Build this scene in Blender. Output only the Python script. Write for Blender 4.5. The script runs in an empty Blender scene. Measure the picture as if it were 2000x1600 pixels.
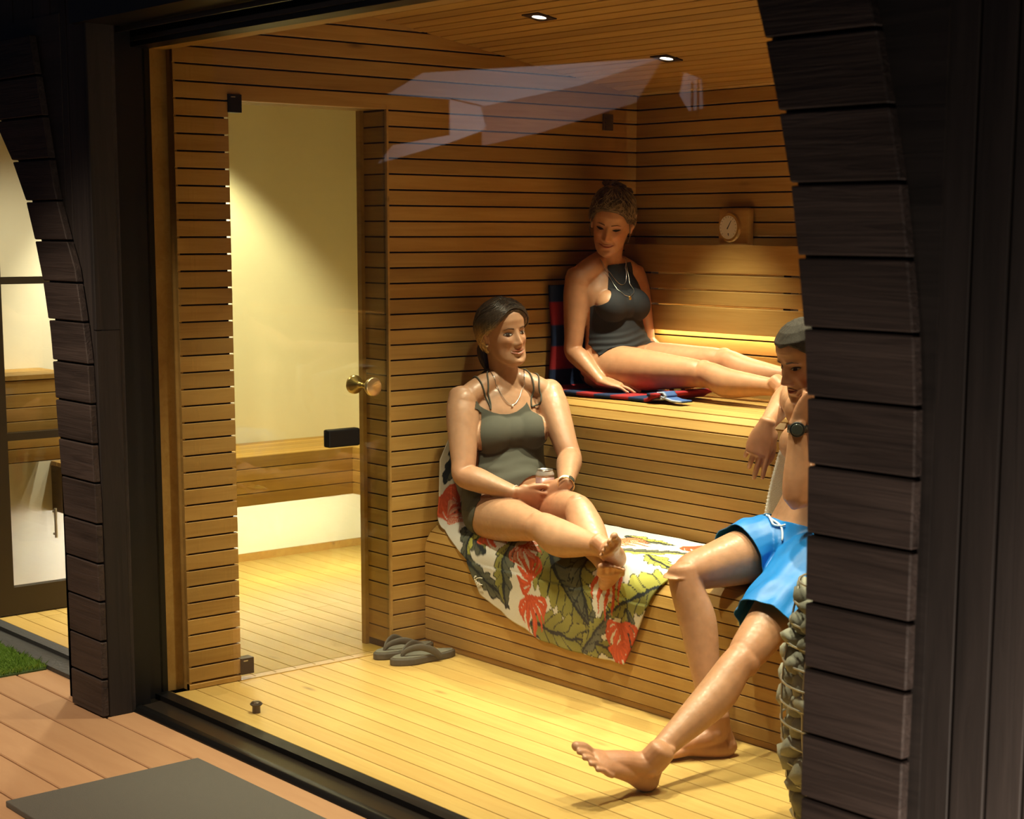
import bpy, bmesh, math, random
from mathutils import Vector, Matrix, Euler, noise as mnoise
random.seed(7)
R = math.radians
sc = bpy.context.scene
col = sc.collection
# ------------------------------------------------------------------ camera
cam = bpy.data.cameras.new('camera'); camo = bpy.data.objects.new('camera', cam); col.objects.link(camo)
YAW, PIT, ROLL, FPX = .8671, .1505, .0021, 3279.46
f_ = Vector((-math.sin(YAW)*math.cos(PIT), math.cos(YAW)*math.cos(PIT), -math.sin(PIT)))
r_ = Vector((math.cos(YAW), math.sin(YAW), 0)); u_ = r_.cross(f_)
cr, sr = math.cos(ROLL), math.sin(ROLL)
r2, u2 = cr*r_ + sr*u_, -sr*r_ + cr*u_
m = Matrix((r2, u2, -f_)).transposed().to_4x4(); m.translation = (4.8848, -2.9770, 1.5340)
camo.matrix_world = m
cam.sensor_width = 36; cam.lens = FPX/2000*36; cam.clip_start = .05
cam.shift_x = -(1009.97-1000)/2000; cam.shift_y = (946.42-800)/2000
cam.dof.use_dof = True; cam.dof.focus_distance = 5.75; cam.dof.aperture_fstop = 6.5
sc.camera = camo
# ------------------------------------------------------------------ world, exposure, lamps, added outdoor fills
w = bpy.data.worlds.new('dusk'); sc.world = w; w.use_nodes = True
bg = w.node_tree.nodes['Background']; bg.inputs[0].default_value = (.30, .42, .75, 1); bg.inputs[1].default_value = .022
sc.view_settings.view_transform = 'Standard'; sc.view_settings.look = 'None'
sc.view_settings.exposure = 0.0; sc.view_settings.gamma = 1.0; sc.view_settings.use_curve_mapping = False
cy = sc.cycles; cy.use_denoising = True; cy.max_bounces = 10; cy.diffuse_bounces = 5; cy.transparent_max_bounces = 16
cy.sample_clamp_indirect = 4.0; cy.caustics_reflective = False; cy.caustics_refractive = False
WARM = (1.0, .80, .50); SOFT = (1.0, .92, .65)
def spot(name, loc, power, size=80, blend=.6, color=WARM, target=None, radius=.03):
    l = bpy.data.lights.new(name, 'SPOT'); l.energy = power; l.spot_size = R(size); l.spot_blend = blend
    l.color = color; l.shadow_soft_size = radius
    o = bpy.data.objects.new(name, l); col.objects.link(o); o.location = loc
    if target is not None: o.rotation_euler = (Vector(target)-Vector(loc)).to_track_quat('-Z', 'Y').to_euler()
    return o
def CEIL(y): return 2.341 - .1575*y            # the sauna ceiling falls towards the back
LAMPS = [(.614, .738), (.614, 1.33), (.614, .146), (1.45, .146), (1.45, .738), (1.45, 1.33), (2.3, .146), (2.3, .738), (2.3, 1.33)]
PW = {(.614, 1.33): 190, (.614, .738): 105, (.614, .146): 165, (1.45, .146): 165, (1.45, .738): 115, (1.45, 1.33): 130}
for (lx, ly) in LAMPS:
    spot('downlight_beam', (lx, ly, CEIL(ly)-.012), PW.get((lx, ly), 95), 68, .8, SOFT)
spot('anteroom_beam', (-1.25, .55, 2.3), 210, 80, .5, SOFT, (-1.75, .75, .6), .03)
spot('anteroom_beam', (-.75, .9, 2.3), 60, 100, .7, SOFT, (-.75, .9, 0), .03)
spot('anteroom_beam', (-1.0, -.05, 2.3), 75, 110, .7, SOFT, (-1.25, .0, 0), .03)
spot('porch_beam', (.5, -2.1, 3.0), 330, 66, .7, (1, .78, .56), (.3, -1.0, 0), .08)
spot('porch_beam', (2.6, -2.2, 3.0), 62, 62, .95, (1, .80, .60), (2.9, -1.0, 0), .08)
spot('wall_fill', (3.95, -1.10, .12), 85, 160, .9, (1, .84, .68), (3.3, -.58, .3), .08)  # added unseen fill, brightens the lower right wall and pillar
spot('sail_fill', (-8.0, -6.5, 1.0), 850, 120, .8, (.95, .93, 1.0), (-8.2, -9.0, 3.0), .1)  # added unseen fill so the shade cloth shows up in the glass

# ------------------------------------------------------------------ materials
MAT = {}
def newmat(name):
    mt = bpy.data.materials.new(name); mt.use_nodes = True; MAT[name] = mt
    return mt, mt.node_tree, mt.node_tree.nodes['Principled BSDF']
def N(t, kind, **kw):
    n = t.nodes.new(kind)
    for k, v in kw.items():
        if k in n.inputs: n.inputs[k].default_value = v
        else: setattr(n, k, v)
    return n
def plain(name, rgb, rough=.5, metal=0, spec=.5, bump=0, bscale=60, emit=None, es=0):
    mt, t, b = newmat(name)
    b.inputs['Base Color'].default_value = (*rgb, 1); b.inputs['Roughness'].default_value = rough
    b.inputs['Metallic'].default_value = metal; b.inputs['Specular IOR Level'].default_value = spec
    if emit: b.inputs['Emission Color'].default_value = (*emit, 1); b.inputs['Emission Strength'].default_value = es
    if bump:
        tc = N(t, 'ShaderNodeTexCoord'); n = N(t, 'ShaderNodeTexNoise', Scale=bscale, Detail=4.0)
        bp = N(t, 'ShaderNodeBump', Strength=bump, Distance=.01)
        t.links.new(tc.outputs['Object'], n.inputs['Vector']); t.links.new(n.outputs[0], bp.inputs['Height']); t.links.new(bp.outputs[0], b.inputs['Normal'])
    return mt
def wood(name, light, dark, var=.16, rough=.5, grain=(2.2, 38, 38), bump=.08, knots=True, spec=.3, contrast=(.35, .72)):
    mt, t, b = newmat(name); L = t.links.new
    tc = N(t, 'ShaderNodeTexCoord'); oi = N(t, 'ShaderNodeObjectInfo')
    mul = N(t, 'ShaderNodeMath', operation='MULTIPLY'); mul.inputs[1].default_value = 61.7; L(oi.outputs['Random'], mul.inputs[0])
    comb = N(t, 'ShaderNodeCombineXYZ')
    for i in range(3): L(mul.outputs[0], comb.inputs[i])
    add = N(t, 'ShaderNodeVectorMath', operation='ADD'); L(tc.outputs['Object'], add.inputs[0]); L(comb.outputs[0], add.inputs[1])
    mp = N(t, 'ShaderNodeMapping'); mp.inputs['Scale'].default_value = grain; L(add.outputs[0], mp.inputs['Vector'])
    n1 = N(t, 'ShaderNodeTexNoise', Scale=1.0, Detail=6.0, Roughness=.62, Distortion=1.1); L(mp.outputs[0], n1.inputs['Vector'])
    mp2 = N(t, 'ShaderNodeMapping'); mp2.inputs['Scale'].default_value = (1.1, 9, 9); L(add.outputs[0], mp2.inputs['Vector'])
    n2 = N(t, 'ShaderNodeTexNoise', Scale=1.0, Detail=2.0, Distortion=.5); L(mp2.outputs[0], n2.inputs['Vector'])
    mix = N(t, 'ShaderNodeMath', operation='ADD'); L(n1.outputs[0], mix.inputs[0]); L(n2.outputs[0], mix.inputs[1])
    hf = N(t, 'ShaderNodeMath', operation='MULTIPLY'); L(mix.outputs[0], hf.inputs[0]); hf.inputs[1].default_value = .5
    cr = N(t, 'ShaderNodeValToRGB'); L(hf.outputs[0], cr.inputs[0])
    cr.color_ramp.elements[0].position = contrast[0]; cr.color_ramp.elements[1].position = contrast[1]
    cr.color_ramp.elements[0].color = (*dark, 1); cr.color_ramp.elements[1].color = (*light, 1)
    rnd = N(t, 'ShaderNodeMapRange'); L(oi.outputs['Random'], rnd.inputs[0]); rnd.inputs[3].default_value = 1-var; rnd.inputs[4].default_value = 1+var
    vm = N(t, 'ShaderNodeVectorMath', operation='SCALE'); L(cr.outputs[0], vm.inputs[0]); L(rnd.outputs[0], vm.inputs['Scale'])
    out = vm.outputs[0]
    if knots:
        mp3 = N(t, 'ShaderNodeMapping'); mp3.inputs['Scale'].default_value = (2.6, 9, 9); L(add.outputs[0], mp3.inputs['Vector'])
        vo = N(t, 'ShaderNodeTexVoronoi', Scale=1.0); L(mp3.outputs[0], vo.inputs['Vector'])
        k = N(t, 'ShaderNodeMapRange'); L(vo.outputs['Distance'], k.inputs[0])
        k.inputs[1].default_value = .02; k.inputs[2].default_value = .13; k.inputs[3].default_value = .42; k.inputs[4].default_value = 1
        # only a few of the cells carry a knot
        sep = N(t, 'ShaderNodeSeparateColor'); L(vo.outputs['Color'], sep.inputs[0])
        gt = N(t, 'ShaderNodeMath', operation='GREATER_THAN'); L(sep.outputs[0], gt.inputs[0]); gt.inputs[1].default_value = .13
        mx = N(t, 'ShaderNodeMath', operation='MAXIMUM'); L(gt.outputs[0], mx.inputs[0]); L(k.outputs[0], mx.inputs[1])
        v2 = N(t, 'ShaderNodeVectorMath', operation='SCALE'); L(out, v2.inputs[0]); L(mx.outputs[0], v2.inputs['Scale']); out = v2.outputs[0]
    L(out, b.inputs['Base Color'])
    b.inputs['Roughness'].default_value = rough; b.inputs['Specular IOR Level'].default_value = spec
    if bump:
        bp = N(t, 'ShaderNodeBump', Strength=bump, Distance=.004); L(n1.outputs[0], bp.inputs['Height']); L(bp.outputs[0], b.inputs['Normal'])
    return mt
wood('alder', (.475, .298, .090), (.33, .182, .043), .14, .55)
wood('alder_floor', (.57, .40, .130), (.465, .30, .085), .07, .42, spec=.4, knots=True)
wood('charred', (.070, .051, .044), (.012, .0085, .0075), .18, .62, grain=(2.4, 60, 60), bump=1.0, knots=False, contrast=(.3, .7))
wood('charred_wall', (.040, .032, .029), (.016, .0135, .0125), .25, .6, grain=(2.0, 40, 40), bump=.3, knots=False)
wood('decking', (.53, .315, .165), (.45, .255, .13), .07, .7, grain=(3, 14, 14), bump=.06, knots=False)
plain('gap_dark', (.035, .016, .006), .9)
plain('plaster', (.84, .80, .68), .8, bump=.05, bscale=220)
plain('black_metal', (.004, .004, .0042), .45, .0, .3)
plain('bronze_black', (.05, .04, .03), .32, .6)
plain('rubber', (.022, .022, .021), .8, bump=.5, bscale=500)
plain('mat_rubber', (.150, .145, .122), .85, bump=.7, bscale=420)
plain('slate', (.045, .045, .043), .6, bump=.2)
plain('brass', (.72, .55, .28), .3, .9)
plain('steel', (.62, .60, .56), .3, .95)
plain('wire_steel', (.50, .48, .42), .42, .85)
plain('sandal_foam', (.062, .060, .048), .65, bump=.25, bscale=700)
plain('sandal_bed', (.14, .145, .115), .7, bump=.3, bscale=500)
plain('dial_white', (.80, .78, .70), .5)
plain('ink', (.015, .015, .015), .5)
plain('lamp_glow', (1, 1, 1), .5, emit=(1, .93, .80), es=18)
plain('led_glow', (1, 1, 1), .5, emit=(1, .82, .48), es=50)
plain('led_glow_soft', (1, 1, 1), .5, emit=(1, .95, .83), es=110)
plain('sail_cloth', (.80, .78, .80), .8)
def glass(name, tint, ior=1.5, boost=1.0):
    mt, t, b = newmat(name); t.nodes.remove(b); out = t.nodes['Material Output']; L = t.links.new
    tr = N(t, 'ShaderNodeBsdfTransparent'); tr.inputs[0].default_value = (*tint, 1)
    gl = N(t, 'ShaderNodeBsdfGlossy'); gl.inputs['Roughness'].default_value = 0.0
    ge = N(t, 'ShaderNodeNewGeometry'); dt = N(t, 'ShaderNodeVectorMath', operation='DOT_PRODUCT')   # Schlick, the same from both faces
    L(ge.outputs['Normal'], dt.inputs[0]); L(ge.outputs['Incoming'], dt.inputs[1])
    ab = N(t, 'ShaderNodeMath', operation='ABSOLUTE'); L(dt.outputs['Value'], ab.inputs[0])
    om = N(t, 'ShaderNodeMath', operation='SUBTRACT'); om.inputs[0].default_value = 1; L(ab.outputs[0], om.inputs[1])
    pw = N(t, 'ShaderNodeMath', operation='POWER'); L(om.outputs[0], pw.inputs[0]); pw.inputs[1].default_value = 5
    mm = N(t, 'ShaderNodeMath', operation='MULTIPLY_ADD'); L(pw.outputs[0], mm.inputs[0]); mm.inputs[1].default_value = .96*boost; mm.inputs[2].default_value = .04*boost
    mx = N(t, 'ShaderNodeMixShader'); L(mm.outputs[0], mx.inputs[0]); L(tr.outputs[0], mx.inputs[1]); L(gl.outputs[0], mx.inputs[2])
    L(mx.outputs[0], out.inputs['Surface'])
    return mt
glass('window_glass', (.97, .975, .95))
glass('door_glass', (.90, .89, .74))
glass('clear_glass', (.95, .95, .93))
def stone_mat():
    mt, t, b = newmat('olivine'); L = t.links.new
    tc = N(t, 'ShaderNodeTexCoord'); oi = N(t, 'ShaderNodeObjectInfo')
    n = N(t, 'ShaderNodeTexNoise', Scale=22.0, Detail=6.0); L(tc.outputs['Object'], n.inputs['Vector'])
    cr = N(t, 'ShaderNodeValToRGB'); L(n.outputs[0], cr.inputs[0])
    cr.color_ramp.elements[0].color = (.20, .20, .155, 1); cr.color_ramp.elements[1].color = (.44, .43, .34, 1)
    rnd = N(t, 'ShaderNodeMapRange'); L(oi.outputs['Random'], rnd.inputs[0]); rnd.inputs[3].default_value = .7; rnd.inputs[4].default_value = 1.35
    vm = N(t, 'ShaderNodeVectorMath', operation='SCALE'); L(cr.outputs[0], vm.inputs[0]); L(rnd.outputs[0], vm.inputs['Scale'])
    L(vm.outputs[0], b.inputs['Base Color']); b.inputs['Roughness'].default_value = .7
    bp = N(t, 'ShaderNodeBump', Strength=.3, Distance=.01); L(n.outputs[0], bp.inputs['Height']); L(bp.outputs[0], b.inputs['Normal'])
stone_mat()

# ------------------------------------------------------------------ mesh helpers
def link(name, me, parent=None, mat=None):
    o = bpy.data.objects.new(name, me); col.objects.link(o)
    if mat and not me.materials: me.materials.append(MAT[mat] if isinstance(mat, str) else mat)
    if parent: o.parent = parent
    return o
def mesh(name, v, f, mat=None, parent=None, smooth=False, shade_angle=None):
    me = bpy.data.meshes.new(name); me.from_pydata([tuple(p) for p in v], [], f); me.update()
    if smooth: me.polygons.foreach_set('use_smooth', [True]*len(me.polygons))
    return link(name, me, parent, mat)
def tag(o, label, cat=None, group=None, kind=None):
    if label: o['label'] = label
    if cat: o['category'] = cat
    if group: o['group'] = group
    if kind: o['kind'] = kind
    return o
def struct(o, label=None): return tag(o, label, None, None, 'structure')
def empty(name, loc, label, cat, group=None, rz=0):
    o = bpy.data.objects.new(name, None); col.objects.link(o); o.location = loc; o.rotation_euler = (0, 0, rz); o.empty_display_size = .1
    return tag(o, label, cat, group)
class MB:
    def __init__(s): s.v, s.f = [], []
    def box(s, x0, x1, y0, y1, z0, z1):
        n = len(s.v)
        s.v += [(x0,y0,z0),(x1,y0,z0),(x1,y1,z0),(x0,y1,z0),(x0,y0,z1),(x1,y0,z1),(x1,y1,z1),(x0,y1,z1)]
        s.f += [tuple(n+i for i in q) for q in ((0,3,2,1),(4,5,6,7),(0,1,5,4),(1,2,6,5),(2,3,7,6),(3,0,4,7))]
        return s
    def add(s, v, f):
        n = len(s.v); s.v += [tuple(p) for p in v]; s.f += [tuple(n+i for i in q) for q in f]; return s
    def prism(s, poly, a, axis, b):
        # polygon in the two other axes, extruded from a to b along axis
        n = len(s.v); k = len(poly)
        for val in (a, b):
            for (p, q) in poly:
                s.v.append({'x': (val, p, q), 'y': (p, val, q), 'z': (p, q, val)}[axis])
        s.f.append(tuple(n+i for i in range(k))[::-1]); s.f.append(tuple(n+k+i for i in range(k)))
        for i in range(k):
            j = (i+1) % k; s.f.append((n+i, n+j, n+k+j, n+k+i))
        return s
    def tube(s, pts, r, n=8, caps=True, closed=False):
        v, f = tube_vf(pts, r, n, caps, closed); return s.add(v, f)
    def build(s, name, mat, parent=None, smooth=False):
        o = mesh(name, s.v, s.f, mat, parent, smooth)
        bm = bmesh.new(); bm.from_mesh(o.data); bmesh.ops.recalc_face_normals(bm, faces=bm.faces); bm.to_mesh(o.data); bm.free()
        return o
def tube_vf(pts, r, n=8, caps=True, closed=False):
    pts = [Vector(p) for p in pts]; v, f = [], []; K = len(pts); ref = None
    for i, p in enumerate(pts):
        if closed: t = pts[(i+1) % K]-pts[i-1]
        else: t = pts[min(i+1, K-1)]-pts[max(i-1, 0)]
        t.normalize()
        if ref is None: ref = Vector((0, 0, 1)) if abs(t.z) < .9 else Vector((1, 0, 0))
        a = (ref - t*ref.dot(t)).normalized(); ref = a; b = t.cross(a)
        rr = r[i] if isinstance(r, (list, tuple)) else r
        for j in range(n):
            th = 2*math.pi*j/n; v.append(p + a*(rr*math.cos(th)) + b*(rr*math.sin(th)))
    for i in range(K if closed else K-1):
        i2 = (i+1) % K
        for j in range(n):
            j2 = (j+1) % n; f.append((i*n+j, i*n+j2, i2*n+j2, i2*n+j))
    if caps and not closed:
        f.append(tuple(range(n))[::-1]); f.append(tuple((K-1)*n+j for j in range(n)))
    return v, f
def lathe(prof, n=24):
    v, f = [], []
    for (r, z) in prof:
        for j in range(n):
            th = 2*math.pi*j/n; v.append((r*math.cos(th), r*math.sin(th), z))
    for i in range(len(prof)-1):
        for j in range(n):
            j2 = (j+1) % n; f.append((i*n+j, i*n+j2, (i+1)*n+j2, (i+1)*n+j))
    f.append(tuple(range(n))[::-1]); f.append(tuple((len(prof)-1)*n+j for j in range(n)))
    return v, f
# boards: length along local X, width along local Y, face towards local +Z, front edges eased
_bm = {}
def board_mesh(L, W, T, e, name, mat):
    k = (round(L, 4), round(W, 4), round(T, 4), e, name, mat)
    if k in _bm: return _bm[k]
    h, w2 = L/2, W/2
    pr = [(-w2, -T), (w2, -T), (w2, -e), (w2-e, 0), (-w2+e, 0), (-w2, -e)]
    v = [(-h, a, b) for a, b in pr]+[(h, a, b) for a, b in pr]
    f = [tuple(range(6))[::-1], tuple(range(6, 12))]+[(i, (i+1) % 6, 6+(i+1) % 6, 6+i) for i in range(6)]
    me = bpy.data.meshes.new(name); me.from_pydata(v, [], f); me.update(); me.materials.append(MAT[mat])
    bm = bmesh.new(); bm.from_mesh(me); bmesh.ops.recalc_face_normals(bm, faces=bm.faces); bm.to_mesh(me); bm.free()
    _bm[k] = me; return me
def board(name, p0, p1, normal, W, T, mat, parent=None, e=.0015):
    """a board whose front face runs from p0 to p1 (centre line), facing normal"""
    p0, p1 = Vector(p0), Vector(p1); x = (p1-p0); L = x.length; x.normalize()
    z = Vector(normal).normalized(); z = (z-x*z.dot(x)).normalized(); y = z.cross(x)
    o = bpy.data.objects.new(name, board_mesh(L, W, T, e, name, mat)); col.objects.link(o)
    mm = Matrix((x, y, z)).transposed().to_4x4(); mm.translation = (p0+p1)/2
    if parent: o.parent = parent
    o.matrix_basis = mm
    return o
def rjit(a): return random.uniform(-a, a)

# ------------------------------------------------------------------ SETTING: sauna room
P, Z0 = .055, .43*.055
XR = 3.05; YB = 1.787; DOOR0, DOOR1, DTOP = -.073, .571, 1.965
GAP = .0055
def lines_z(k): return Z0+k*P
# wall with the glass door (faces +x): slats are pieces of it
wl = struct(MB().box(-.16, -.02, -.26, DOOR0-.004, 0, 2.55).box(-.16, -.02, DOOR1+.004, YB+.03, 0, 2.5).box(-.16, -.02, DOOR0-.004, DOOR1+.004, DTOP+.004, 2.5).build('wall_left', 'gap_dark'),
            'slatted wooden wall with the glass door in it')
for k in range(-1, 41):
    zc, W = lines_z(k)+P/2, P-GAP
    if k == -1: zc, W = Z0/2-.002, Z0-.006
    zt = zc+W/2
    yb = min(YB, (2.341-zc+W/2)/.1575) if zt > CEIL(YB) else YB     # top courses are cut by the falling ceiling
    if yb < -.1: continue
    if zc < DTOP-.01:
        board('slat', (0, -.272, zc), (0, DOOR0, zc), (1, 0, 0), W, .018, 'alder', wl)
        board('slat', (0, DOOR1, zc), (0, yb, zc), (1, 0, 0), W, .018, 'alder', wl)
    else:
        board('slat', (0, -.272, zc), (0, yb, zc), (1, 0, 0), W, .018, 'alder', wl)
# door jamb clad with short slats (faces -y), seen through the glass
for k in range(0, 36):
    zc = lines_z(k)+P/2
    if zc > DTOP-.02: continue
    board('jamb_slat', (-.165, DOOR1-.001, zc), (-.006, DOOR1-.001, zc), (0, -1, 0), P-GAP, .012, 'alder', wl, .001)
mesh_b = MB().box(-.175, -.15, DOOR1-.016, DOOR1+.0, 0, DTOP).box(-.012, .0015, DOOR1-.008, DOOR1+.0, 0, DTOP).build('jamb_edge', 'alder', wl)
MB().box(-.165, -.004, DOOR0, DOOR1, DTOP-.012, DTOP+.002).build('door_head', 'alder', wl)
board('baseboard', (-.002, -.272, Z0*.45), (-.002, DOOR0, Z0*.45), (1, 0, 0), Z0*.9, .012, 'alder', wl)
# back wall (faces -y)
wb = struct(MB().box(-.2, XR+.1, YB+.02, YB+.12, 0, 2.4).build('wall_back', 'gap_dark'), 'slatted back wall of the sauna')
for k in range(0, 38):
    zc = lines_z(k)+P/2; W = P-GAP
    if zc-W/2 > CEIL(YB): break
    board('slat', (0.0, YB, zc), (XR, YB, zc), (0, -1, 0), W, .018, 'alder', wb)
# right wall (mostly behind the pillar)
wr = struct(MB().box(XR+.02, XR+.1, -.3, YB+.1, 0, 2.5).build('wall_right', 'gap_dark'), 'slatted right wall of the sauna')
for k in range(0, 41):
    zc = lines_z(k)+P/2; W = P-GAP
    yb = min(YB, (2.341-zc+W/2)/.1575)
    if yb > -.25: board('slat', (XR, -.3, zc), (XR, yb, zc), (-1, 0, 0), W, .018, 'alder', wr)
# ceiling: narrow slats along x on a slope
ce = struct(MB().prism([(-.36, CEIL(-.36)+.02), (YB+.05, CEIL(YB+.05)+.02), (YB+.05, CEIL(YB+.05)+.06), (-.36, CEIL(-.36)+.06)], -.1, 'x', XR+.1).build('ceiling', 'gap_dark'), 'sloping slatted sauna ceiling')
y = -.33; PC = .0595
nrm = Vector((0, -.1575, -1))
while y < YB:
    yc = y+PC/2
    board('slat', (0.0, yc, CEIL(yc)), (XR, yc, CEIL(yc)), nrm, PC-.006, .018, 'alder', ce)
    y += PC
# floor: long boards along x through both rooms
fl = struct(MB().box(-3.2, XR+.1, -.33, YB+.05, -.10, -.022).build('floor', 'gap_dark'), 'pale wooden board floor')
y0 = -.327; first = True
yy = [-.327, -.2485]+[-.2485+.0825*i for i in range(1, 26)]
for a, b in zip(yy, yy[1:]):
    if a > YB: break
    g = .0032
    if a < -.33+.01:
        board('floor_board', (-.045, (a+b)/2, 0), (XR, (a+b)/2, 0), (0, 0, 1), b-a-g, .02, 'alder_floor', fl, .001)
    else:
        board('floor_board', (0.0, (a+b)/2, 0), (XR, (a+b)/2, 0), (0, 0, 1), b-a-g, .02, 'alder_floor', fl, .001)
    # anteroom boards, cut to staggered lengths
    xs = [-3.1, -2.3+rjit(.3), -1.35+rjit(.3), -.7+rjit(.2), -.004]
    for xa, xb in zip(xs, xs[1:]):
        board('floor_board', (xa+.001, (a+b)/2, 0), (xb-.001, (a+b)/2, 0), (0, 0, 1), b-a-g, .02, 'alder_floor', fl, .001)
MB().box(-.013, .004, DOOR0, DOOR1, -.01, .003).build('door_threshold', 'alder_floor', fl)

# ---- window: black frame, wooden inner trim, glass
tj = struct(MB().box(-.09, -.042, -.33, -.272, 0, 2.10).build('trim_1', 'alder'), 'upright wooden trim inside the black window frame')
MB().box(-.06, -.004, -.272, -.262, 0, 2.30).build('trim_return', 'alder', tj)
th = struct(MB().box(-.09, XR+.1, -.33, -.272, 2.10, 2.128).build('trim_2', 'alder'), 'wooden trim along the window head')
MB().box(-.06, XR+.1, -.272, -.258, 2.115, 2.36).build('trim_return', 'alder', th)
wn = struct(MB().box(-.30, -.042, -.56, -.33, -.03, 2.6).box(-.30, .004, -.56, -.42, -.03, 2.6).build('window_1', 'black_metal'), 'large black framed sauna window')
MB().box(-.042, XR, -.378, -.33, -.09, .001).build('window_sill', 'black_metal', wn)
s2 = MB().box(-.042, XR, -.455, -.378, -.09, -.016)
s2.build('sill_step', 'bronze_black', wn)
lip = [(-.455, -.09), (-.487, -.09), (-.492, -.05), (-.487, -.026), (-.474, -.014), (-.455, -.012)]
MB().prism(lip, .0, 'x', XR).build('sill_lip', 'black_metal', wn, True)
MB().box(-.042, XR, -.40, -.33, 2.10, 2.6).build('window_head', 'black_metal', wn)
MB().box(-.042, XR, -.60, -.40, 2.155, 2.6).build('head_cover', 'black_metal', wn)
MB().box(-.042, XR, -.412, -.403, 2.115, 2.128).build('head_track', 'bronze_black', wn)
MB().box(-.042, XR, -.470, -.462, 2.135, 2.15).build('head_track', 'bronze_black', wn)
MB().box(-.042, XR, -.356, -.348, -.005, 2.12).build('glass_pane', 'window_glass', wn)

# ---- glass door in the left wall
dr = struct(MB().box(-.016, -.008, DOOR0+.006, DOOR1-.012, .012, DTOP-.016).build('door_1', 'door_glass'), 'frameless glass door with two wooden knobs')
MB().box(-.0165, -.0075, DOOR1-.013, DOOR1-.008, .012, DTOP-.016).build('edge_seal', 'clear_glass', dr)
for (za, zb, nm) in ((1.912, 1.97, 'hinge'), (.022, .078, 'hinge')):
    hb = MB().box(-.03, .008, DOOR0-.002, DOOR0+.047, za, zb).build(nm, 'black_metal', dr)
    MB().box(.008, .011, DOOR0+.006, DOOR0+.022, zb-.010, zb-.007).build('hinge_screw', 'steel', hb)
lk = MB().box(-.03, .006, .298, .432, .775, .838).build('lock_case', 'black_metal', dr)
bv = lk.modifiers.new('b', 'BEVEL'); bv.width = .006; bv.segments = 2
knob_prof = [(.010, 0), (.010, .020), (.013, .026), (.030, .042), (.034, .050), (.034, .058), (.030, .061), (.0005, .0615)]
for sgn in (1, -1):
    v, f = lathe(knob_prof, 28)
    v = [(-.012+sgn*(.004+p[2]), .462+p[0], .985+p[1]) for p in v]
    MB().add(v, f).build('door_knob', 'brass', dr, True)

# ------------------------------------------------------------------ anteroom behind the door
XW = -1.82
struct(MB().box(XW-.1, XW, -.45, 2.0, -.02, 2.45).build('wall_far', 'plaster'), 'white plaster wall of the next room')
struct(MB().box(-3.2, -.16, YB, YB+.1, -.02, 2.45).build('wall_end', 'plaster'), 'white plaster end wall of the next room')
struct(MB().box(-.205, -.161, -.30, DOOR0-.004, 0, 2.45).box(-.205, -.161, DOOR1+.05, YB, 0, 2.45).box(-.205, -.161, DOOR0-.004, DOOR1+.05, DTOP, 2.45).build('wall_inner', 'plaster'), 'white plaster side of the door wall')
ca = struct(MB().box(-3.2, -.16, -.45, YB+.1, 2.37, 2.42).build('ceiling_2', 'gap_dark'), 'slatted ceiling of the next room')
y = -.40
while y < YB:
    board('slat', (-3.1, y+.03, 2.35), (-.17, y+.03, 2.35), (0, 0, -1), .054, .018, 'alder', ca); y += .0595
bb = struct(MB().box(XW, XW+.014, -.3, YB, 0, .035).build('baseboard_far', 'alder'), 'low wooden baseboard under the white wall')
# floating bench along the far wall with a return along the end wall
ab = empty('floating_bench', (-1.6, .9, .45), 'floating slatted corner bench in the room behind the glass door', 'bench')
ab_c = MB().box(XW+.002, -1.42, .10, YB-.002, .34, .535).box(-1.42, -.25, 1.39, YB-.002, .34, .535)
v = [(a+1.6, b-.9, c-.45) for a, b, c in ab_c.v]; ab_c.v = v; ab_c.build('carcass', 'gap_dark', ab)
def AB(*p): return (p[0]+1.6, p[1]-.9, p[2]-.45)
for i in range(4):
    zc = .335+.055*i+.0275
    board('front_slat', AB(-1.4, .10, zc), AB(-1.4, 1.37, zc), (1, 0, 0), .0515, .018, 'alder', ab)
    board('front_slat', AB(-1.4, 1.37, zc), AB(-.25, 1.37, zc), (0, -1, 0), .0515, .018, 'alder', ab)
for i in range(7):
    xc = -1.4-.06*i-.03
    board('seat_slat', AB(xc, .10, .555), AB(xc, YB-.004, .555), (0, 0, 1), .056, .018, 'alder', ab)
for i in range(6):
    yc = 1.37+.06*i+.03
    board('seat_slat', AB(-1.399, yc, .555), AB(-.25, yc, .555), (0, 0, 1), .056, .018, 'alder', ab)
MB().box(*[q for q in (-1.50+1.6, -1.48+1.6, .12-.9, YB-.1-.9, .325-.45, .334-.45)]).build('light_strip', 'led_glow_soft', ab)
# higher wooden counter seen through the left opening
cn = empty('wall_counter', (-1.6, -.1, .8), 'wooden slatted wall counter seen through the open garden door', 'counter')
MB().box(XW+.002+1.6, .078, -.24, .16, .60-.8, .93-.8).build('carcass', 'gap_dark', cn)
for i in range(6):
    zc = .605+.055*i+.0275-.8
    board('front_slat', (.10, -.24, zc), (.10, .16, zc), (1, 0, 0), .0515, .018, 'alder', cn)
MB().box(XW+1.6+.002, .105, -.245, .165, .937-.8, .955-.8).build('counter_top', 'alder', cn)

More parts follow.
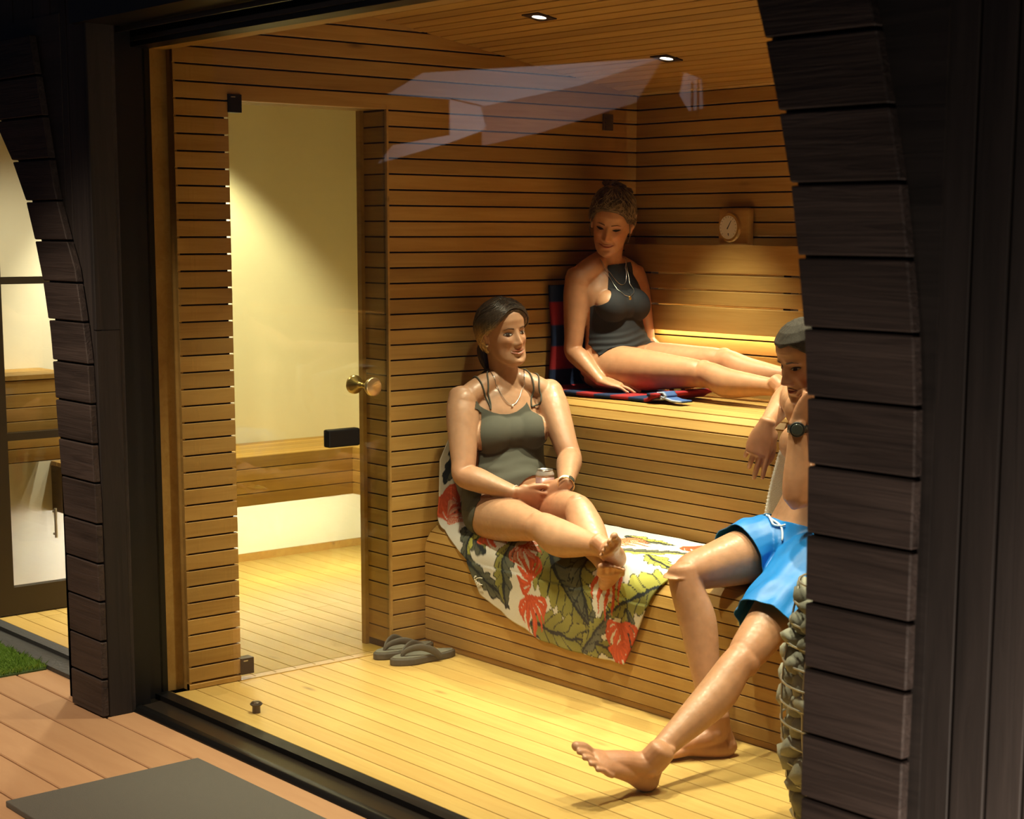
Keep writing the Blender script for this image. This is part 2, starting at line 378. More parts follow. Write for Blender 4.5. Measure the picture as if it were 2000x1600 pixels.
# garden door swung open in the left opening
gd = struct(MB().box(-1.47, -1.43, -.325, -.255, .005, 2.3).box(-1.47, -1.43, .50, .57, .005, 2.3).box(-1.47, -1.43, -.255, .50, .005, .115).box(-1.47, -1.43, -.255, .50, .705, .735).box(-1.47, -1.43, -.255, .50, 1.32, 1.348).box(-1.47, -1.43, -.255, .50, 2.2, 2.3).build('door_2', 'bronze_black'), 'black framed glazed garden door standing open')
for (a, b) in ((.115, .705), (.735, 1.32), (1.348, 2.2)):
    MB().box(-1.453, -1.447, -.255, .50, a, b).build('door_pane', 'clear_glass', gd)
hb = MB().tube([(-1.412, -.075, .30), (-1.412, -.075, .42)], .006, 10); hb.box(-1.43, -1.412, -.08, -.07, .31, .318).box(-1.43, -1.412, -.08, -.07, .402, .41)
hb.build('door_handle', 'steel', gd)
ls = struct(MB().box(-3.2, -.20, -.378, -.33, -.09, .001).box(-3.2, -.20, -.47, -.378, -.09, -.014).build('trim_3', 'slate'), 'dark grey door sill of the left opening')

# ------------------------------------------------------------------ facade: charred boards
LR = [(-.34, 2.20), (-.29, 2.013), (-.192, 1.658), (-.114, 1.498), (-.067, 1.418), (-.026, 1.26), (.003, 1.101), (.012, .875), (.020, .649), (.022, .401), (.02, -.03)]
LL = [(-.86, 2.20), (-.72, 2.013), (-.584, 1.846), (-.499, 1.755), (-.405, 1.624), (-.347, 1.496), (-.295, 1.357), (-.262, 1.217), (-.243, 1.052), (-.236, .952), (-.221, .786), (-.207, .568), (-.20, .278), (-.20, -.03)]
RL = [(2.64, 2.30), (2.70, 2.10), (2.753, 1.95), (2.78, 1.87), (2.814, 1.75), (2.847, 1.617), (2.869, 1.488), (2.888, 1.359), (2.898, 1.248), (2.905, 1.117), (2.907, .994), (2.909, .859), (2.911, .732), (2.911, -.03)]
RR_ = [(2.88, 2.30), (2.95, 2.10), (3.012, 1.924), (3.029, 1.872), (3.062, 1.742), (3.09, 1.617), (3.111, 1.491), (3.129, 1.362), (3.139, 1.231), (3.142, 1.111), (3.142, .985), (3.142, .862), (3.142, .738), (3.140, .611), (3.138, -.03)]
def curve_x(c, z):
    for (x0, z0), (x1, z1) in zip(c, c[1:]):
        if z1 <= z <= z0: return x1+(x0-x1)*(z-z1)/(z0-z1+1e-9)
    return c[0][0] if z > c[0][1] else c[-1][0]
def rib(name, label, Lc, Rc, joints, y=-.60, T=.024):
    e = empty(name, ((Lc[-1][0]+Rc[-1][0])/2, y, -.03), label, 'trim')
    ox, oy, oz = e.location
    for zb, zt in zip(joints, joints[1:]):
        a, b = zb+.003, zt-.003
        n = 3; poly = []
        left = [(curve_x(Lc, a+(b-a)*i/n), a+(b-a)*i/n) for i in range(n+1)]
        right = [(curve_x(Rc, a+(b-a)*i/n), a+(b-a)*i/n) for i in range(n+1)]
        poly = left+right[::-1]
        cx = sum(p[0] for p in poly)/len(poly); cz = (a+b)/2
        mb = MB().prism([(p-cx, q-cz) for p, q in poly], 0, 'y', T)
        o = mb.build('board', 'charred', e)
        o.location = (cx-ox, y-oy+rjit(.0012), cz-oz)
        bv = o.modifiers.new('b', 'BEVEL'); bv.width = .003; bv.segments = 1; bv.limit_method = 'ANGLE'
    return e
rib('curved_cladding', 'narrow curved band of black charred boards at the left post', LL, LR, [-.028, .098, .224, .354, .479, .606, .738, .861, .988, 1.112, 1.244, 1.366, 1.497, 1.623, 1.755, 1.89, 2.02, 2.15])
rib('curved_cladding', 'wide curved band of black charred boards on the right pillar', RL, RR_, [-.028, .103, .229, .354, .479, .604, .730, .855, .982, 1.11, 1.234, 1.359, 1.487, 1.617, 1.747, 1.878, 2.01, 2.14, 2.27])
# wall behind the ribs: vertical boards
fw = struct(MB().box(-.19, .015, -.556, -.48, -.03, 2.6).box(-.42, -.19, -.556, -.48, 1.75, 2.6).box(-.9, -.42, -.556, -.48, 2.15, 2.6).build('wall_front', 'charred_wall'), 'black charred front wall by the left post')
for (a, b, zb) in ((-.115, .012, -.028), (-.225, -.118, 1.45), (-.35, -.228, 1.68), (-.50, -.353, 1.85), (-.70, -.503, 2.06)):
    board('wall_board', ((a+b)/2, -.574, zb), ((a+b)/2, -.574, 2.6), (0, -1, 0), b-a, .018, 'charred_wall', fw, .003)
# reveal boards facing the window (two, butted at 1.22)
board('reveal_board', (.018, -.534, -.028), (.018, -.534, 1.218), (1, 0, 0), .085, .018, 'charred_wall', fw, .003)
board('reveal_board', (.018, -.534, 1.222), (.018, -.534, 2.6), (1, 0, 0), .085, .018, 'charred_wall', fw, .003)
# dark jamb boards left of the post
MB().box(-.262, -.225, -.52, -.40, -.02, 2.3).build('jamb_board', 'charred_wall', fw)
MB().box(-.30, -.262, -.46, -.36, -.01, 2.3).build('jamb_board', 'bronze_black', fw)
struct(MB().box(-4.5, -1.93, -.556, -.42, -.03, 2.6).build('wall_front', 'charred_wall'), 'black charred front wall beyond the left opening')
struct(MB().box(-4.5, -.15, -.55, -.40, 2.4, 2.7).box(-.2, 5.2, -.57, -.34, 2.35, 2.75).build('trim_4', 'charred_wall'), 'dark fascia above the openings')
def strip(Lc, dx, x1, ya, yb):
    mb = MB()
    for (xa, za), (xb, zb) in zip(Lc, Lc[1:]): mb.prism([(xb+dx, zb), (x1, zb), (x1, za), (xa+dx, za)], ya, 'y', yb)
    return mb
strip(LL, -.002, -.16, -.576, -.49).build('curved_backing', 'charred_wall', fw)
wf = struct(strip(RL, -.002, 3.16, -.576, -.45).box(2.93, 5.4, -.556, -.44, -.03, 2.7).box(2.915, 2.97, -.556, -.33, -.03, 2.7).build('wall_outer', 'charred_wall'), 'black charred wall right of the window')
xw = 2.925+.005
while xw < 5.3:
    wdt = .0725
    board('wall_board', (xw+wdt/2, -.572+rjit(.002), -.03), (xw+wdt/2, -.572+rjit(.002), 2.7), (0, -1, 0), wdt-.007, .02, 'charred_wall', wf, .001)
    xw += wdt
# deck
dk = struct(MB().box(-4.5, 6.0, -3.6, -.44, -.16, -.058).build('floor_deck', 'gap_dark'), 'reddish brown composite deck')
yd = -.4455
n = 0
while yd > -3.5:
    wdt = .1405
    xs = [-4.4, -1.9+.35*(n % 3), .9+.5*((n*2) % 3) if n > 3 else 6.0, 6.0]
    xs = sorted(set(xs))
    for xa, xb in zip(xs, xs[1:]):
        if xb-xa > .05: board('deck_board', (xa+.001, yd-wdt/2, -.03), (xb-.001, yd-wdt/2, -.03), (0, 0, 1), wdt-.0055, .026, 'decking', dk, .003)
    yd -= wdt; n += 1

# ------------------------------------------------------------------ fixed fittings
for (lx, ly), lab in zip(LAMPS[:2], ('square recessed ceiling downlight nearer the window', 'square recessed ceiling downlight nearer the back wall')):
    d = empty('downlight', (lx, ly, CEIL(ly)), lab, 'light', 'recessed downlights in the ceiling'); d.rotation_euler = (math.atan(-.1575), 0, 0)
    fr = MB()
    k = .041; ri = .024; n = 24; v, f = [], []
    for z in (-.004, .012):
        for j in range(n):
            th = 2*math.pi*j/n; c, s_ = math.cos(th), math.sin(th); q = k/max(abs(c), abs(s_)); v.append((q*c, q*s_, z))
        for j in range(n):
            th = 2*math.pi*j/n; v.append((ri*math.cos(th), ri*math.sin(th), z))
    for j in range(n):
        j2 = (j+1) % n
        f += [(j, n+j, n+j2, j2), (j, j2, 2*n+j2, 2*n+j), (n+j, 3*n+j, 3*n+j2, n+j2), (2*n+j, 2*n+j2, 3*n+j2, 3*n+j)]
    fr.add(v, f).build('frame', 'bronze_black', d)
    v, f = lathe([(.0235, .0045), (.0235, -.001), (.018, -.003), (.0005, -.0035)], 20)
    MB().add(v, f).build('lens', 'lamp_glow', d, True)
vt = empty('vent_cover', (.001, 1.624, 1.95), 'small dark vent plate high on the slatted wall near the corner', 'vent')
plain('vent_brown', (.11, .075, .05), .5)
MB().box(0, .010, -.024, .024, -.031, .031).build('plate', 'vent_brown', vt)
for i in range(3): MB().box(.012, .015, -.02, .02, -.022+.016*i, -.016+.016*i).build('louvre', 'vent_brown', vt)
# thermometer
tm = empty('thermometer', (.558, YB-.001, 1.545), 'round white dial thermometer in a wooden block on the back wall', 'thermometer')
bl = MB().box(-.078, .078, -.034, 0, -.072, .072).build('block', 'alder', tm); bv = bl.modifiers.new('b', 'BEVEL'); bv.width = .012; bv.segments = 3
def disc_y(r0, r1, ya, yb, n=36, cx=0, cz=0):
    v, f = lathe([(r0, ya), (r1, yb)], n); return [(cx+p[0], -p[2], cz+p[1]) for p in v], f
v, f = disc_y(.056, .052, .033, .044, cx=-.014); MB().add(v, f).build('bezel', 'alder', tm)
v, f = disc_y(.0435, .0435, .0435, .0455, cx=-.014); MB().add(v, f).build('dial', 'dial_white', tm)
nd = MB()
def needle(mb, cx, cz, ang, l, wdt, y):
    c, s_ = math.cos(ang), math.sin(ang); a = [(-.25*l, -wdt), (-.25*l, wdt), (l, wdt*.3), (l, -wdt*.3)]
    for yy in (y, y-.001): pass
    mb.prism([(cx+p*c-q*s_, cz+p*s_+q*c) for p, q in a], y, 'y', y-.0015)
needle(nd, -.014, 0, R(58), .030, .0018, -.046)
needle(nd, -.012, -.024, R(-80), .008, .002, -.046)
nd.build('needle', 'ink', tm)
tk = MB()
for i in range(15):
    a = R(-40+260*i/14.0); c, s_ = math.cos(a), math.sin(a)
    tk.prism([(-.014+.036*c-.0007*s_, .036*s_+.0007*c), (-.014+.036*c+.0007*s_, .036*s_-.0007*c), (-.014+.041*c+.0007*s_, .041*s_-.0007*c), (-.014+.041*c-.0007*s_, .041*s_+.0007*c)], -.0455, 'y', -.0462)
tk.build('scale_marks', 'ink', tm)
# door stop
ds = empty('door_stop', (.365, -.237, 0), 'small dark cylindrical door stop on the floor by the window', 'door stop')
v, f = lathe([(.013, 0), (.013, .022), (.017, .024), (.017, .034), (.013, .037), (.0005, .038)], 24); MB().add(v, f).build('post', 'bronze_black', ds, True)
MB().tube([(.0175*math.cos(2*math.pi*i/24), .0175*math.sin(2*math.pi*i/24), .029) for i in range(24)], .003, 8, closed=True).build('rubber_ring', 'rubber', ds, True)
# ------------------------------------------------------------------ benches
PB = .042
def bench(name, label, yf, ztop, yback, zbot, x1=XR-.001, Rr=.1, wall=None, toe=True):
    e = empty(name, (0, yf, zbot), label, 'bench')
    body = [(yf+.02, zbot), (yf+.02, ztop-Rr), (yf+Rr*.6, ztop-.036), (yf+Rr+.01, ztop-.02), (yback, ztop-.02), (yback, zbot)]
    body = [(a-yf, b-zbot) for a, b in body]
    MB().prism(body, .002, 'x', x1).build('carcass', 'gap_dark', e)
    prof = []
    z = ztop-Rr; z1 = zbot+(.022 if toe else .004); n = int(round((z-z1)/PB)); pb = (z-z1)/n
    for i in range(n):
        zc = z-pb*(i+.5); prof.append((yf, zc, (0, -1, 0), pb))
    m = 4
    for i in range(m):
        a = (i+.5)/m*math.pi/2
        prof.append((yf+Rr-Rr*math.cos(a), ztop-Rr+Rr*math.sin(a), (0, -math.cos(a), math.sin(a)), Rr*math.pi/2/m))
    y = yf+Rr
    while y < yback-.01:
        wd = min(.0505, yback-y); prof.append((y+wd/2, ztop, (0, 0, 1), wd)); y += .0505
    for (yc, zc, nn, wd) in prof:
        board('slat', (.002, yc-yf, zc-zbot), (x1, yc-yf, zc-zbot), nn, wd-.0042, .016, 'alder', e, .0012)
    if toe: MB().box(.002, x1, .012, .03, 0, .018).build('toe_board', 'alder', e)
    return e
lb = bench('lower_bench', 'lower slatted sauna bench with a rounded front edge', .719, .455, 1.235, .001)
ub = bench('upper_bench', 'upper slatted sauna bench with a rounded front edge', 1.22, .91, YB-.003, .456, toe=False)
# backrest on the back wall: four boards on battens, a light strip behind the lowest
br = empty('backrest', (0, YB-.001, 1.148), 'wooden board backrest above the upper bench with light behind it', 'backrest')
for (za, zb) in ((1.148, 1.246), (1.252, 1.306), (1.310, 1.366), (1.372, 1.480)):
    board('backrest_board', (.004, -.062, (za+zb)/2-1.148), (XR-.002, -.062, (za+zb)/2-1.148), (0, -1, 0), zb-za-.001, .02, 'alder', br, .002)
for xb in (.10, .82, 1.55, 2.3):
    MB().box(xb, xb+.035, -.042, 0, 0, .325).build('batten', 'gap_dark', br)
for xa, xb in ((.14, .81), (.86, 1.54), (1.59, 2.29), (2.34, 3.0)):
    MB().box(xa, xb, -.040, -.030, -.001, .006).build('light_strip', 'led_glow', br)

# heater: basket of stones
HX, HY = 2.30, .36
ht = empty('stone_heater', (HX, HY, 0), 'round wire basket sauna heater filled with grey stones by the right pillar', 'heater')
def hr(z): return .150+.045*math.sin(math.pi*min(1, max(0, (z-.03)/.66)))
v, f = lathe([(.11, .02), (.125, .15), (.135, .35), (.125, .55), (.09, .63)], 20); MB().add(v, f).build('core', 'slate', ht, True)
v, f = lathe([(.13, 0), (.13, .02), (.11, .03)], 24); MB().add(v, f).build('base', 'black_metal', ht)
stones = []
for s in range(5):
    bm = bmesh.new(); bmesh.ops.create_icosphere(bm, subdivisions=2, radius=1)
    for vv in bm.verts:
        n = mnoise.noise(vv.co*1.3+Vector((s*7.1, 0, 0))); vv.co *= 1+.35*n
    me = bpy.data.meshes.new('stone'); bm.to_mesh(me); bm.free(); me.polygons.foreach_set('use_smooth', [True]*len(me.polygons)); me.materials.append(MAT['olivine']); stones.append(me)
rs = random.Random(3)
z = .045; row = 0
while z < .70:
    nst = 15 if z < .62 else 11
    for i in range(nst):
        th = 2*math.pi*(i+.5*(row % 2))/nst+rs.uniform(-.12, .12)
        if -math.sin(th) + .9*math.cos(th) < -.95 and z < .6: continue        # the side nobody sees
        rr = hr(z)-.028+rs.uniform(-.008, .012)-(0 if z < .62 else .04)
        o = bpy.data.objects.new('stone', stones[rs.randrange(5)]); col.objects.link(o); o.parent = ht
        o.location = (rr*math.cos(th), rr*math.sin(th), z+rs.uniform(-.012, .012)); k = rs.uniform(.036, .050)
        o.scale = (k, k*rs.uniform(.7, 1), k*rs.uniform(.6, .85)); o.rotation_euler = (rs.uniform(-.6, .6), rs.uniform(-.6, .6), th+rs.uniform(-.5, .5))
    z += .052; row += 1
for i in range(7):
    a = i*.9; o = bpy.data.objects.new('stone', stones[i % 5]); col.objects.link(o); o.parent = ht
    o.location = (.07*math.cos(a)*(i > 0), .07*math.sin(a)*(i > 0), .70+.02*(i % 2)); o.scale = (.045, .04, .032); o.rotation_euler = (.3*i, .2, i)
for i in range(13):
    zr = .05+.051*i; rr = hr(zr)+.006
    MB().tube([(rr*math.cos(2*math.pi*j/40), rr*math.sin(2*math.pi*j/40), zr) for j in range(40)], .0030, 6, closed=True).build('wire_ring', 'wire_steel', ht, True)
for i in range(10):
    th = 2*math.pi*i/10+.2
    MB().tube([((hr(zz)+.004)*math.cos(th), (hr(zz)+.004)*math.sin(th), zz) for zz in [.02+.03*j for j in range(22)]], .003, 6).build('wire_upright', 'wire_steel', ht, True)

# ------------------------------------------------------------------ outside bits
mo = empty('door_mat', (.98, -.89, -.03), 'thick dark grey rubber mat on the deck', 'mat')
mb_ = MB().box(-.36, .70, -.30, .295, 0, .018).build('mat_slab', 'mat_rubber', mo); bv = mb_.modifiers.new('b', 'BEVEL'); bv.width = .003; bv.segments = 2
plain('turf_backing', (.05, .09, .02), .9); plain('turf_blade', (.16, .30, .035), .6)
gr = empty('turf_mat', (-1.05, -.56, -.03), 'small green artificial grass mat on the deck by the left door', 'mat')
MB().box(-.55, .38, -.22, .085, 0, .006).build('backing', 'turf_backing', gr)
tv, tf = [], []; rt = random.Random(11)
for i in range(16000):
    x, y = rt.uniform(-.55, .375), rt.uniform(-.222, .087); a = rt.uniform(0, 6.28); l = rt.uniform(.014, .028); b = rt.uniform(.0009, .0014); lean = rt.uniform(.2, .9)*l
    n = len(tv); dx, dy = math.cos(a), math.sin(a)
    tv += [(x-dy*b, y+dx*b, .004), (x+dy*b, y-dx*b, .004), (x+dx*lean*.4+dy*b*.6, y+dy*lean*.4-dx*b*.6, .004+l*.65), (x+dx*lean, y+dy*lean, .004+l)]
    tf += [(n, n+1, n+2), (n, n+2, n+3)]
tag(mesh('grass_blades', tv, tf, 'turf_blade', gr), None, kind='stuff')
# pale shade cloth at the other side of the garden, seen in the window's reflection
ss = empty('shade_sail', (-8.2, -9.0, 2.8), 'pale sagging shade cloth mirrored in the window glass', 'shade')
def cloth(pts, y0, y1, nm, mat='sail_cloth'):
    mb = MB().prism([(x+8.2, z-2.8) for x, z in pts], y0, 'y', y1); return mb.build(nm, mat, ss)
cloth([(-10.62, 3.02), (-9.96, 3.21), (-8.1, 3.15), (-6.31, 3.10), (-7.45, 2.92), (-8.95, 2.80), (-9.47, 2.90)], 0, .02, 'top_panel')
cloth([(-10.78, 2.27), (-10.5, 2.46), (-9.47, 2.53), (-9.47, 2.90), (-8.95, 2.80), (-8.87, 2.61), (-8.95, 2.55), (-9.5, 2.45)], .02, .04, 'side_panel')
plain('sail_cloth_shaded', (.34, .27, .26), .8)  # darker copy of the sail cloth, its dim side put into the colour
cloth([(-8.95, 2.80), (-7.45, 2.92), (-6.31, 3.10), (-6.67, 2.72), (-8.02, 2.50), (-8.95, 2.40)], .0, .02, 'rear_panel', 'sail_cloth_shaded')
cloth([(-6.05, 2.95), (-5.83, 2.88), (-5.80, 2.62), (-5.97, 2.60), (-6.1, 2.75)], 0, .02, 'end_flap')
for (px, pz) in ((-10.66, 2.98), (-5.9, 2.85)):
    MB().tube([(px+8.2, .06, -2.83), (px+8.2, .06, pz-2.8)], .012, 8).build('mast', 'charred', ss)
# ================================================================== cloth
import numpy as np
def color_mat(name, rough=.9, bump=0, bscale=300, sheen=0, attr='tone'):
    mt, t, b = newmat(name); a = N(t, 'ShaderNodeAttribute', attribute_name=attr); t.links.new(a.outputs['Color'], b.inputs['Base Color'])
    b.inputs['Roughness'].default_value = rough; b.inputs['Specular IOR Level'].default_value = .2
    if bump:
        tc = N(t, 'ShaderNodeTexCoord'); n = N(t, 'ShaderNodeTexNoise', Scale=bscale, Detail=3.0); bp = N(t, 'ShaderNodeBump', Strength=bump, Distance=.004)
        t.links.new(tc.outputs['Object'], n.inputs['Vector']); t.links.new(n.outputs[0], bp.inputs['Height']); t.links.new(bp.outputs[0], b.inputs['Normal'])
    return mt
color_mat('printed_terry', .95, .35, 500); color_mat('striped_terry', .95, .5, 420)
def set_tone(me, cols):
    a = me.color_attributes.new('tone', 'FLOAT_COLOR', 'POINT')
    c = np.ones((len(me.vertices), 4), np.float32); c[:, :3] = cols; a.data.foreach_set('color', c.ravel())
def sheet(name, nu, nv, fn, mat, thick=.006, parent=None, colfn=None):
    v = []; uv = []
    for i in range(nu+1):
        for j in range(nv+1):
            p, u = fn(i/nu, j/nv); v.append(p); uv.append(u)
    f = [(i*(nv+1)+j, (i+1)*(nv+1)+j, (i+1)*(nv+1)+j+1, i*(nv+1)+j+1) for i in range(nu) for j in range(nv)]
    o = mesh(name, v, f, mat, parent, True)
    if colfn: set_tone(o.data, colfn(np.array(uv)))
    if thick:
        sm = o.modifiers.new('s', 'SOLIDIFY'); sm.thickness = thick; sm.offset = 0
    return o
def interp(x, xs, ys): return float(np.interp(x, xs, ys))
# ---- patterned towel: up the wall, along the lower bench, hanging over its front
SEAT, FY, RA = .455, .719, .1
def path_x(p):      # longitudinal: down the wall, round the corner, along the seat
    if p < .31: return .030, .82-p, 0
    if p < .38:
        a = (p-.31)/.07*math.pi/2; r = .0446; return .030+r*(1-math.cos(a)), .51-r*math.sin(a), 1
    return .0746+(p-.38), SEAT+.0104, 2
def tow1(u, v):
    s = u
    p_raw = s
    qh = interp(s*1.46, [0, .12, .25, .36, .45, .555, .657, .826, 1.04, 1.22, 1.46], [.35, .42, .425, .44, .485, .535, .645, .70, .75, .757, .752])
    q = v*qh
    pend = interp(q, [0, .246, .446, .515, .658, .752], [1.30, 1.421, 1.535, 1.50, 1.44, 1.395])
    p = s*pend
    x, z, k = path_x(p)
    n = mnoise.noise(Vector((p*5, q*6, 2.0)))*.004+mnoise.noise(Vector((p*16, q*14, 5.0)))*.0018
    lift = .008+n
    if q < .371: y = 1.19-q; zz = z+(lift-.008 if k == 2 else 0); xx = x+(n if k < 2 else 0)
    elif q < .541:
        a = (q-.371)/.170*math.pi/2; r = RA+lift
        y = FY+RA-r*math.sin(a); dz = -r*(1-math.cos(a)); zz = z+dz*(1 if k == 2 else interp(p, [.2, .40], [0, 1])); xx = x
        if k < 2: y = 1.19-q
    else:
        rip = .010*math.sin(p*22+q*3)*(q-.541)/.2
        y = FY-lift-.004-abs(rip); zz = z-(RA+.008)-(q-.541); xx = x
    return (xx, y, zz), (p, q)
LEAF = []
def paint_towel(uv):
    p, q = uv[:, 0], uv[:, 1]; C = np.tile(np.array([.56, .53, .46]), (len(p), 1))
    # wobble the coordinates so that outlines look drawn by hand
    wob = lambda a, b, k: .006*np.sin(31*a+17*b+k)+.004*np.sin(67*b-43*a+2*k)
    P, Q = p+wob(p, q, 0), q+wob(q, p, 1.7)
    def leaf(p0, q0, p1, q1, w, c1, c2, dark, lobes=7, vein=True, curve=.0, depth=.28):
        dx, dy = p1-p0, q1-q0; L = math.hypot(dx, dy); tx, ty = dx/L, dy/L
        t = ((P-p0)*tx+(Q-q0)*ty)/L; s = (-(P-p0)*ty+(Q-q0)*tx)-curve*np.sin(np.pi*np.clip(t, 0, 1))
        tt = np.clip(t, 0, 1); hw = w*np.sin(np.pi*tt**.8)**.7
        if lobes: hw = hw*(1-depth*np.abs(np.sin(lobes*np.pi*(tt-.9*np.abs(s)/max(w, 1e-4)*.12)))**3)
        ins = (t > 0) & (t < 1) & (np.abs(s) < hw)
        c = np.where((s > 0)[:, None], np.array(c1), np.array(c2))
        sh = .75+.5*np.clip(np.abs(s)/(w+1e-6), 0, 1); c = c*sh[:, None]
        if vein:
            vv = np.abs(np.sin(np.pi*(lobes*t-1.6*np.abs(s)/w))) < .16
            c = np.where((vv | (np.abs(s) < .0055))[:, None], np.array(dark), c)
        edge = ins & (np.abs(s) > hw-.004); c = np.where(edge[:, None], np.array(dark), c)
        C[ins] = c[ins]
    OL, GR, YG, DK = (.21, .20, .055), (.10, .105, .075), (.36, .35, .075), (.022, .027, .030)
    OR, PK = (.64, .105, .040), (.66, .30, .19)
    def plume(p0, q0, ang, n, l, w, spread, c=OR):
        for i in range(n):
            a = ang+spread*(i-(n-1)/2); k = l*(1-.13*abs(i-(n-1)/2))
            leaf(p0, q0, p0+k*math.cos(a), q0+k*math.sin(a), w, c, tuple(x*.8 for x in c), (.45, .07, .03), 0, False, curve=.012*(i-(n-1)/2))
    # leaves first, flowers on top
    leaf(.47, .40, .66, .50, .055, GR, OL, DK, 6); leaf(.50, .33, .60, .62, .04, GR, YG, DK, 6)
    leaf(.56, .53, .82, .66, .040, GR, GR, DK, 5); leaf(.76, .40, .79, .67, .055, OL, GR, DK, 6)
    leaf(.90, .38, 1.27, .70, .115, OL, GR, DK, 9); leaf(1.10, .30, 1.22, .64, .07, GR, OL, DK, 7)
    leaf(.93, .70, 1.36, .72, .075, OL, OL, DK, 8); leaf(1.18, .76, 1.33, .58, .05, GR, OL, DK, 5)
    leaf(1.56, .44, 1.30, .60, .075, YG, OL, DK, 7); leaf(1.40, .56, 1.42, .72, .030, OL, GR, DK, 5)
    leaf(1.12, .32, 1.40, .16, .060, YG, GR, DK, 7, curve=.02); leaf(1.0, .10, 1.25, .12, .04, GR, YG, DK, 6); leaf(1.30, .30, 1.52, .40, .045, YG, YG, DK, 5)
    leaf(.02, .30, .22, .40, .04, DK, GR, DK, 5); leaf(.10, .36, .02, .10, .05, OL, GR, DK, 5); leaf(.27, .15, .33, .36, .045, GR, OL, DK, 5)
    leaf(.66, .05, .88, .22, .06, OL, GR, DK, 6)
    _pl = plume
    plume = lambda p0, q0, a, n, l, w, sp_, c=OR: _pl(p0, q0, a, n+2, l*1.05, w*.62, sp_*.86, c)
    plume(.25, .41, -.5, 5, .14, .020, .26); plume(.62, .41, .3, 5, .11, .018, .32); plume(.33, .40, -1.2, 4, .12, .018, .3, PK)
    plume(.83, .43, .6, 5, .12, .016, .38, PK); plume(.93, .55, -2.5, 5, .11, .016, .35); plume(.93, .60, 1.35, 5, .15, .017, .24)
    plume(1.29, .45, 1.5, 3, .17, .015, .30); plume(1.38, .62, 1.6, 5, .14, .016, .28); plume(1.36, .70, .9, 4, .07, .02, .4)
    plume(1.02, .17, .1, 5, .17, .016, .22, (.80, .33, .16)); plume(1.28, .08, .2, 4, .12, .018, .3); plume(1.08, .38, 2.4, 4, .10, .014, .3, PK)
    # stitched hem
    return C
t1 = sheet('beach_towel', 330, 170, tow1, 'printed_terry', .005, None, paint_towel)
tag(t1, 'white beach towel printed with big olive leaves and orange flowers hanging off the lower bench', 'towel')
# little bead loop at its edge
tl = MB()
for i in range(7): 
    a = i/6*math.pi; tl.tube([(.36-.03*math.sin(a)*.6-.012*i*.3, .690, .305-.014*math.cos(a)), (.362-.03*math.sin(a)*.6-.012*i*.3, .690, .305-.014*math.cos(a))], .0024, 6)
tl.tube([(.372-.036*math.sin(math.pi*i/14), .692, .305-.012*math.cos(math.pi*i/14)) for i in range(15)], .0014, 6)
tl.build('hanging_loop', 'dial_white', t1)
# ---- striped towel behind the upper woman
U2 = .91
def tow2(u, v):
    p = u*1.02
    y = 1.305+v*.30+.012*math.sin(p*9)
    n = mnoise.noise(Vector((p*7, v*3, 9.0)))*.004
    if p < .38: x, z = .032+n, 1.325-p
    elif p < .46:
        a = (p-.38)/.08*math.pi/2; r = .051; x, z = .032+r*(1-math.cos(a)), .945-.022*math.sin(a)
    else: x, z = .083+(p-.46), U2+.012+n*.5
    if x > .55:
        d = p-.927                     # rolled fold at the end
        if d < .05: x, z = .55+d, U2+.012+.020*math.sin(min(1, d/.05)*math.pi/2)
        else: x, z = .60-(d-.05)*.9, U2+.034
    y -= .10*max(0, min(1, (.36-p)/.3))*.05
    return (x, y, z), (p, v)
def paint2(uv):
    p, v = uv[:, 0], uv[:, 1]; k = np.floor((p+.02)/.085).astype(int) % 2
    C = np.where((k == 0)[:, None], np.array([.018, .032, .085]), np.array([.30, .022, .026]))
    C[(v < .03) | (v > .97)] *= .8
    return C
t2 = sheet('striped_towel', 150, 30, tow2, 'striped_terry', .012, None, paint2)
tag(t2, 'navy and dark red striped towel behind the woman on the upper bench', 'towel')
# folded end piece of the striped towel lying at the bench edge
fe = []
def fold(u, v):
    a = u
    pts = [(.44, .0), (.56, .004), (.612, .010), (.625, .020), (.612, .032), (.585, .030), (.60, .018), (.655, .006), (.70, .005)]
    k = a*(len(pts)-1); i = min(int(k), len(pts)-2); f = k-i
    x = pts[i][0]*(1-f)+pts[i+1][0]*f; z = pts[i][1]*(1-f)+pts[i+1][1]*f
    return (x, 1.335+v*.06+.02*(x-.5), U2+.010+z), (a, v)
def paint3(uv):
    a = uv[:, 0]; C = np.tile(np.array([.06, .12, .32]), (len(a), 1)); C[a < .14] = (.42, .035, .035); C[(uv[:, 1] < .12)] = (.40, .46, .62)
    return C
sheet('folded_end', 60, 6, fold, 'striped_terry', .008, t2, paint3)
# ---- white towel hanging behind the man
plain('white_terry', (.66, .65, .62), .95, bump=.6, bscale=350)
def tow3(u, v):
    # v=0 on the upper bench, then over its rounded edge and down the panel to the lower seat
    q = v*.72
    if q < .14: y, z = 1.46-q, .92
    elif q < .32:
        a = (q-.14)/.18*math.pi/2; r = .112; y, z = 1.32-r*math.sin(a), .81+r*math.cos(a)
    else: y, z = 1.206, .81-(q-.32)
    xl = interp(z, [.47, .54, .68, .875, .93], [1.205, 1.222, 1.25, 1.30, 1.31])
    x = xl+u*.55; y += -.010*abs(math.sin(u*9+1))*min(1, max(0, (q-.25)/.15))
    return (x, y, z), (u, v)
t3 = sheet('white_towel', 40, 60, tow3, 'white_terry', .007); tag(t3, 'plain white towel hanging off the upper bench behind the man', 'towel')
hm = MB()
for i in range(34):
    z = .475+.012*i; p = tow3(0, (.32+(.81-z))/.72)[0]; hm.tube([(p[0]-.001, p[1]-.006, z), (p[0]+.008, p[1]-.006, z+.001)], .0007, 4)
hm.build('hem_stitching', 'sail_cloth', t3)

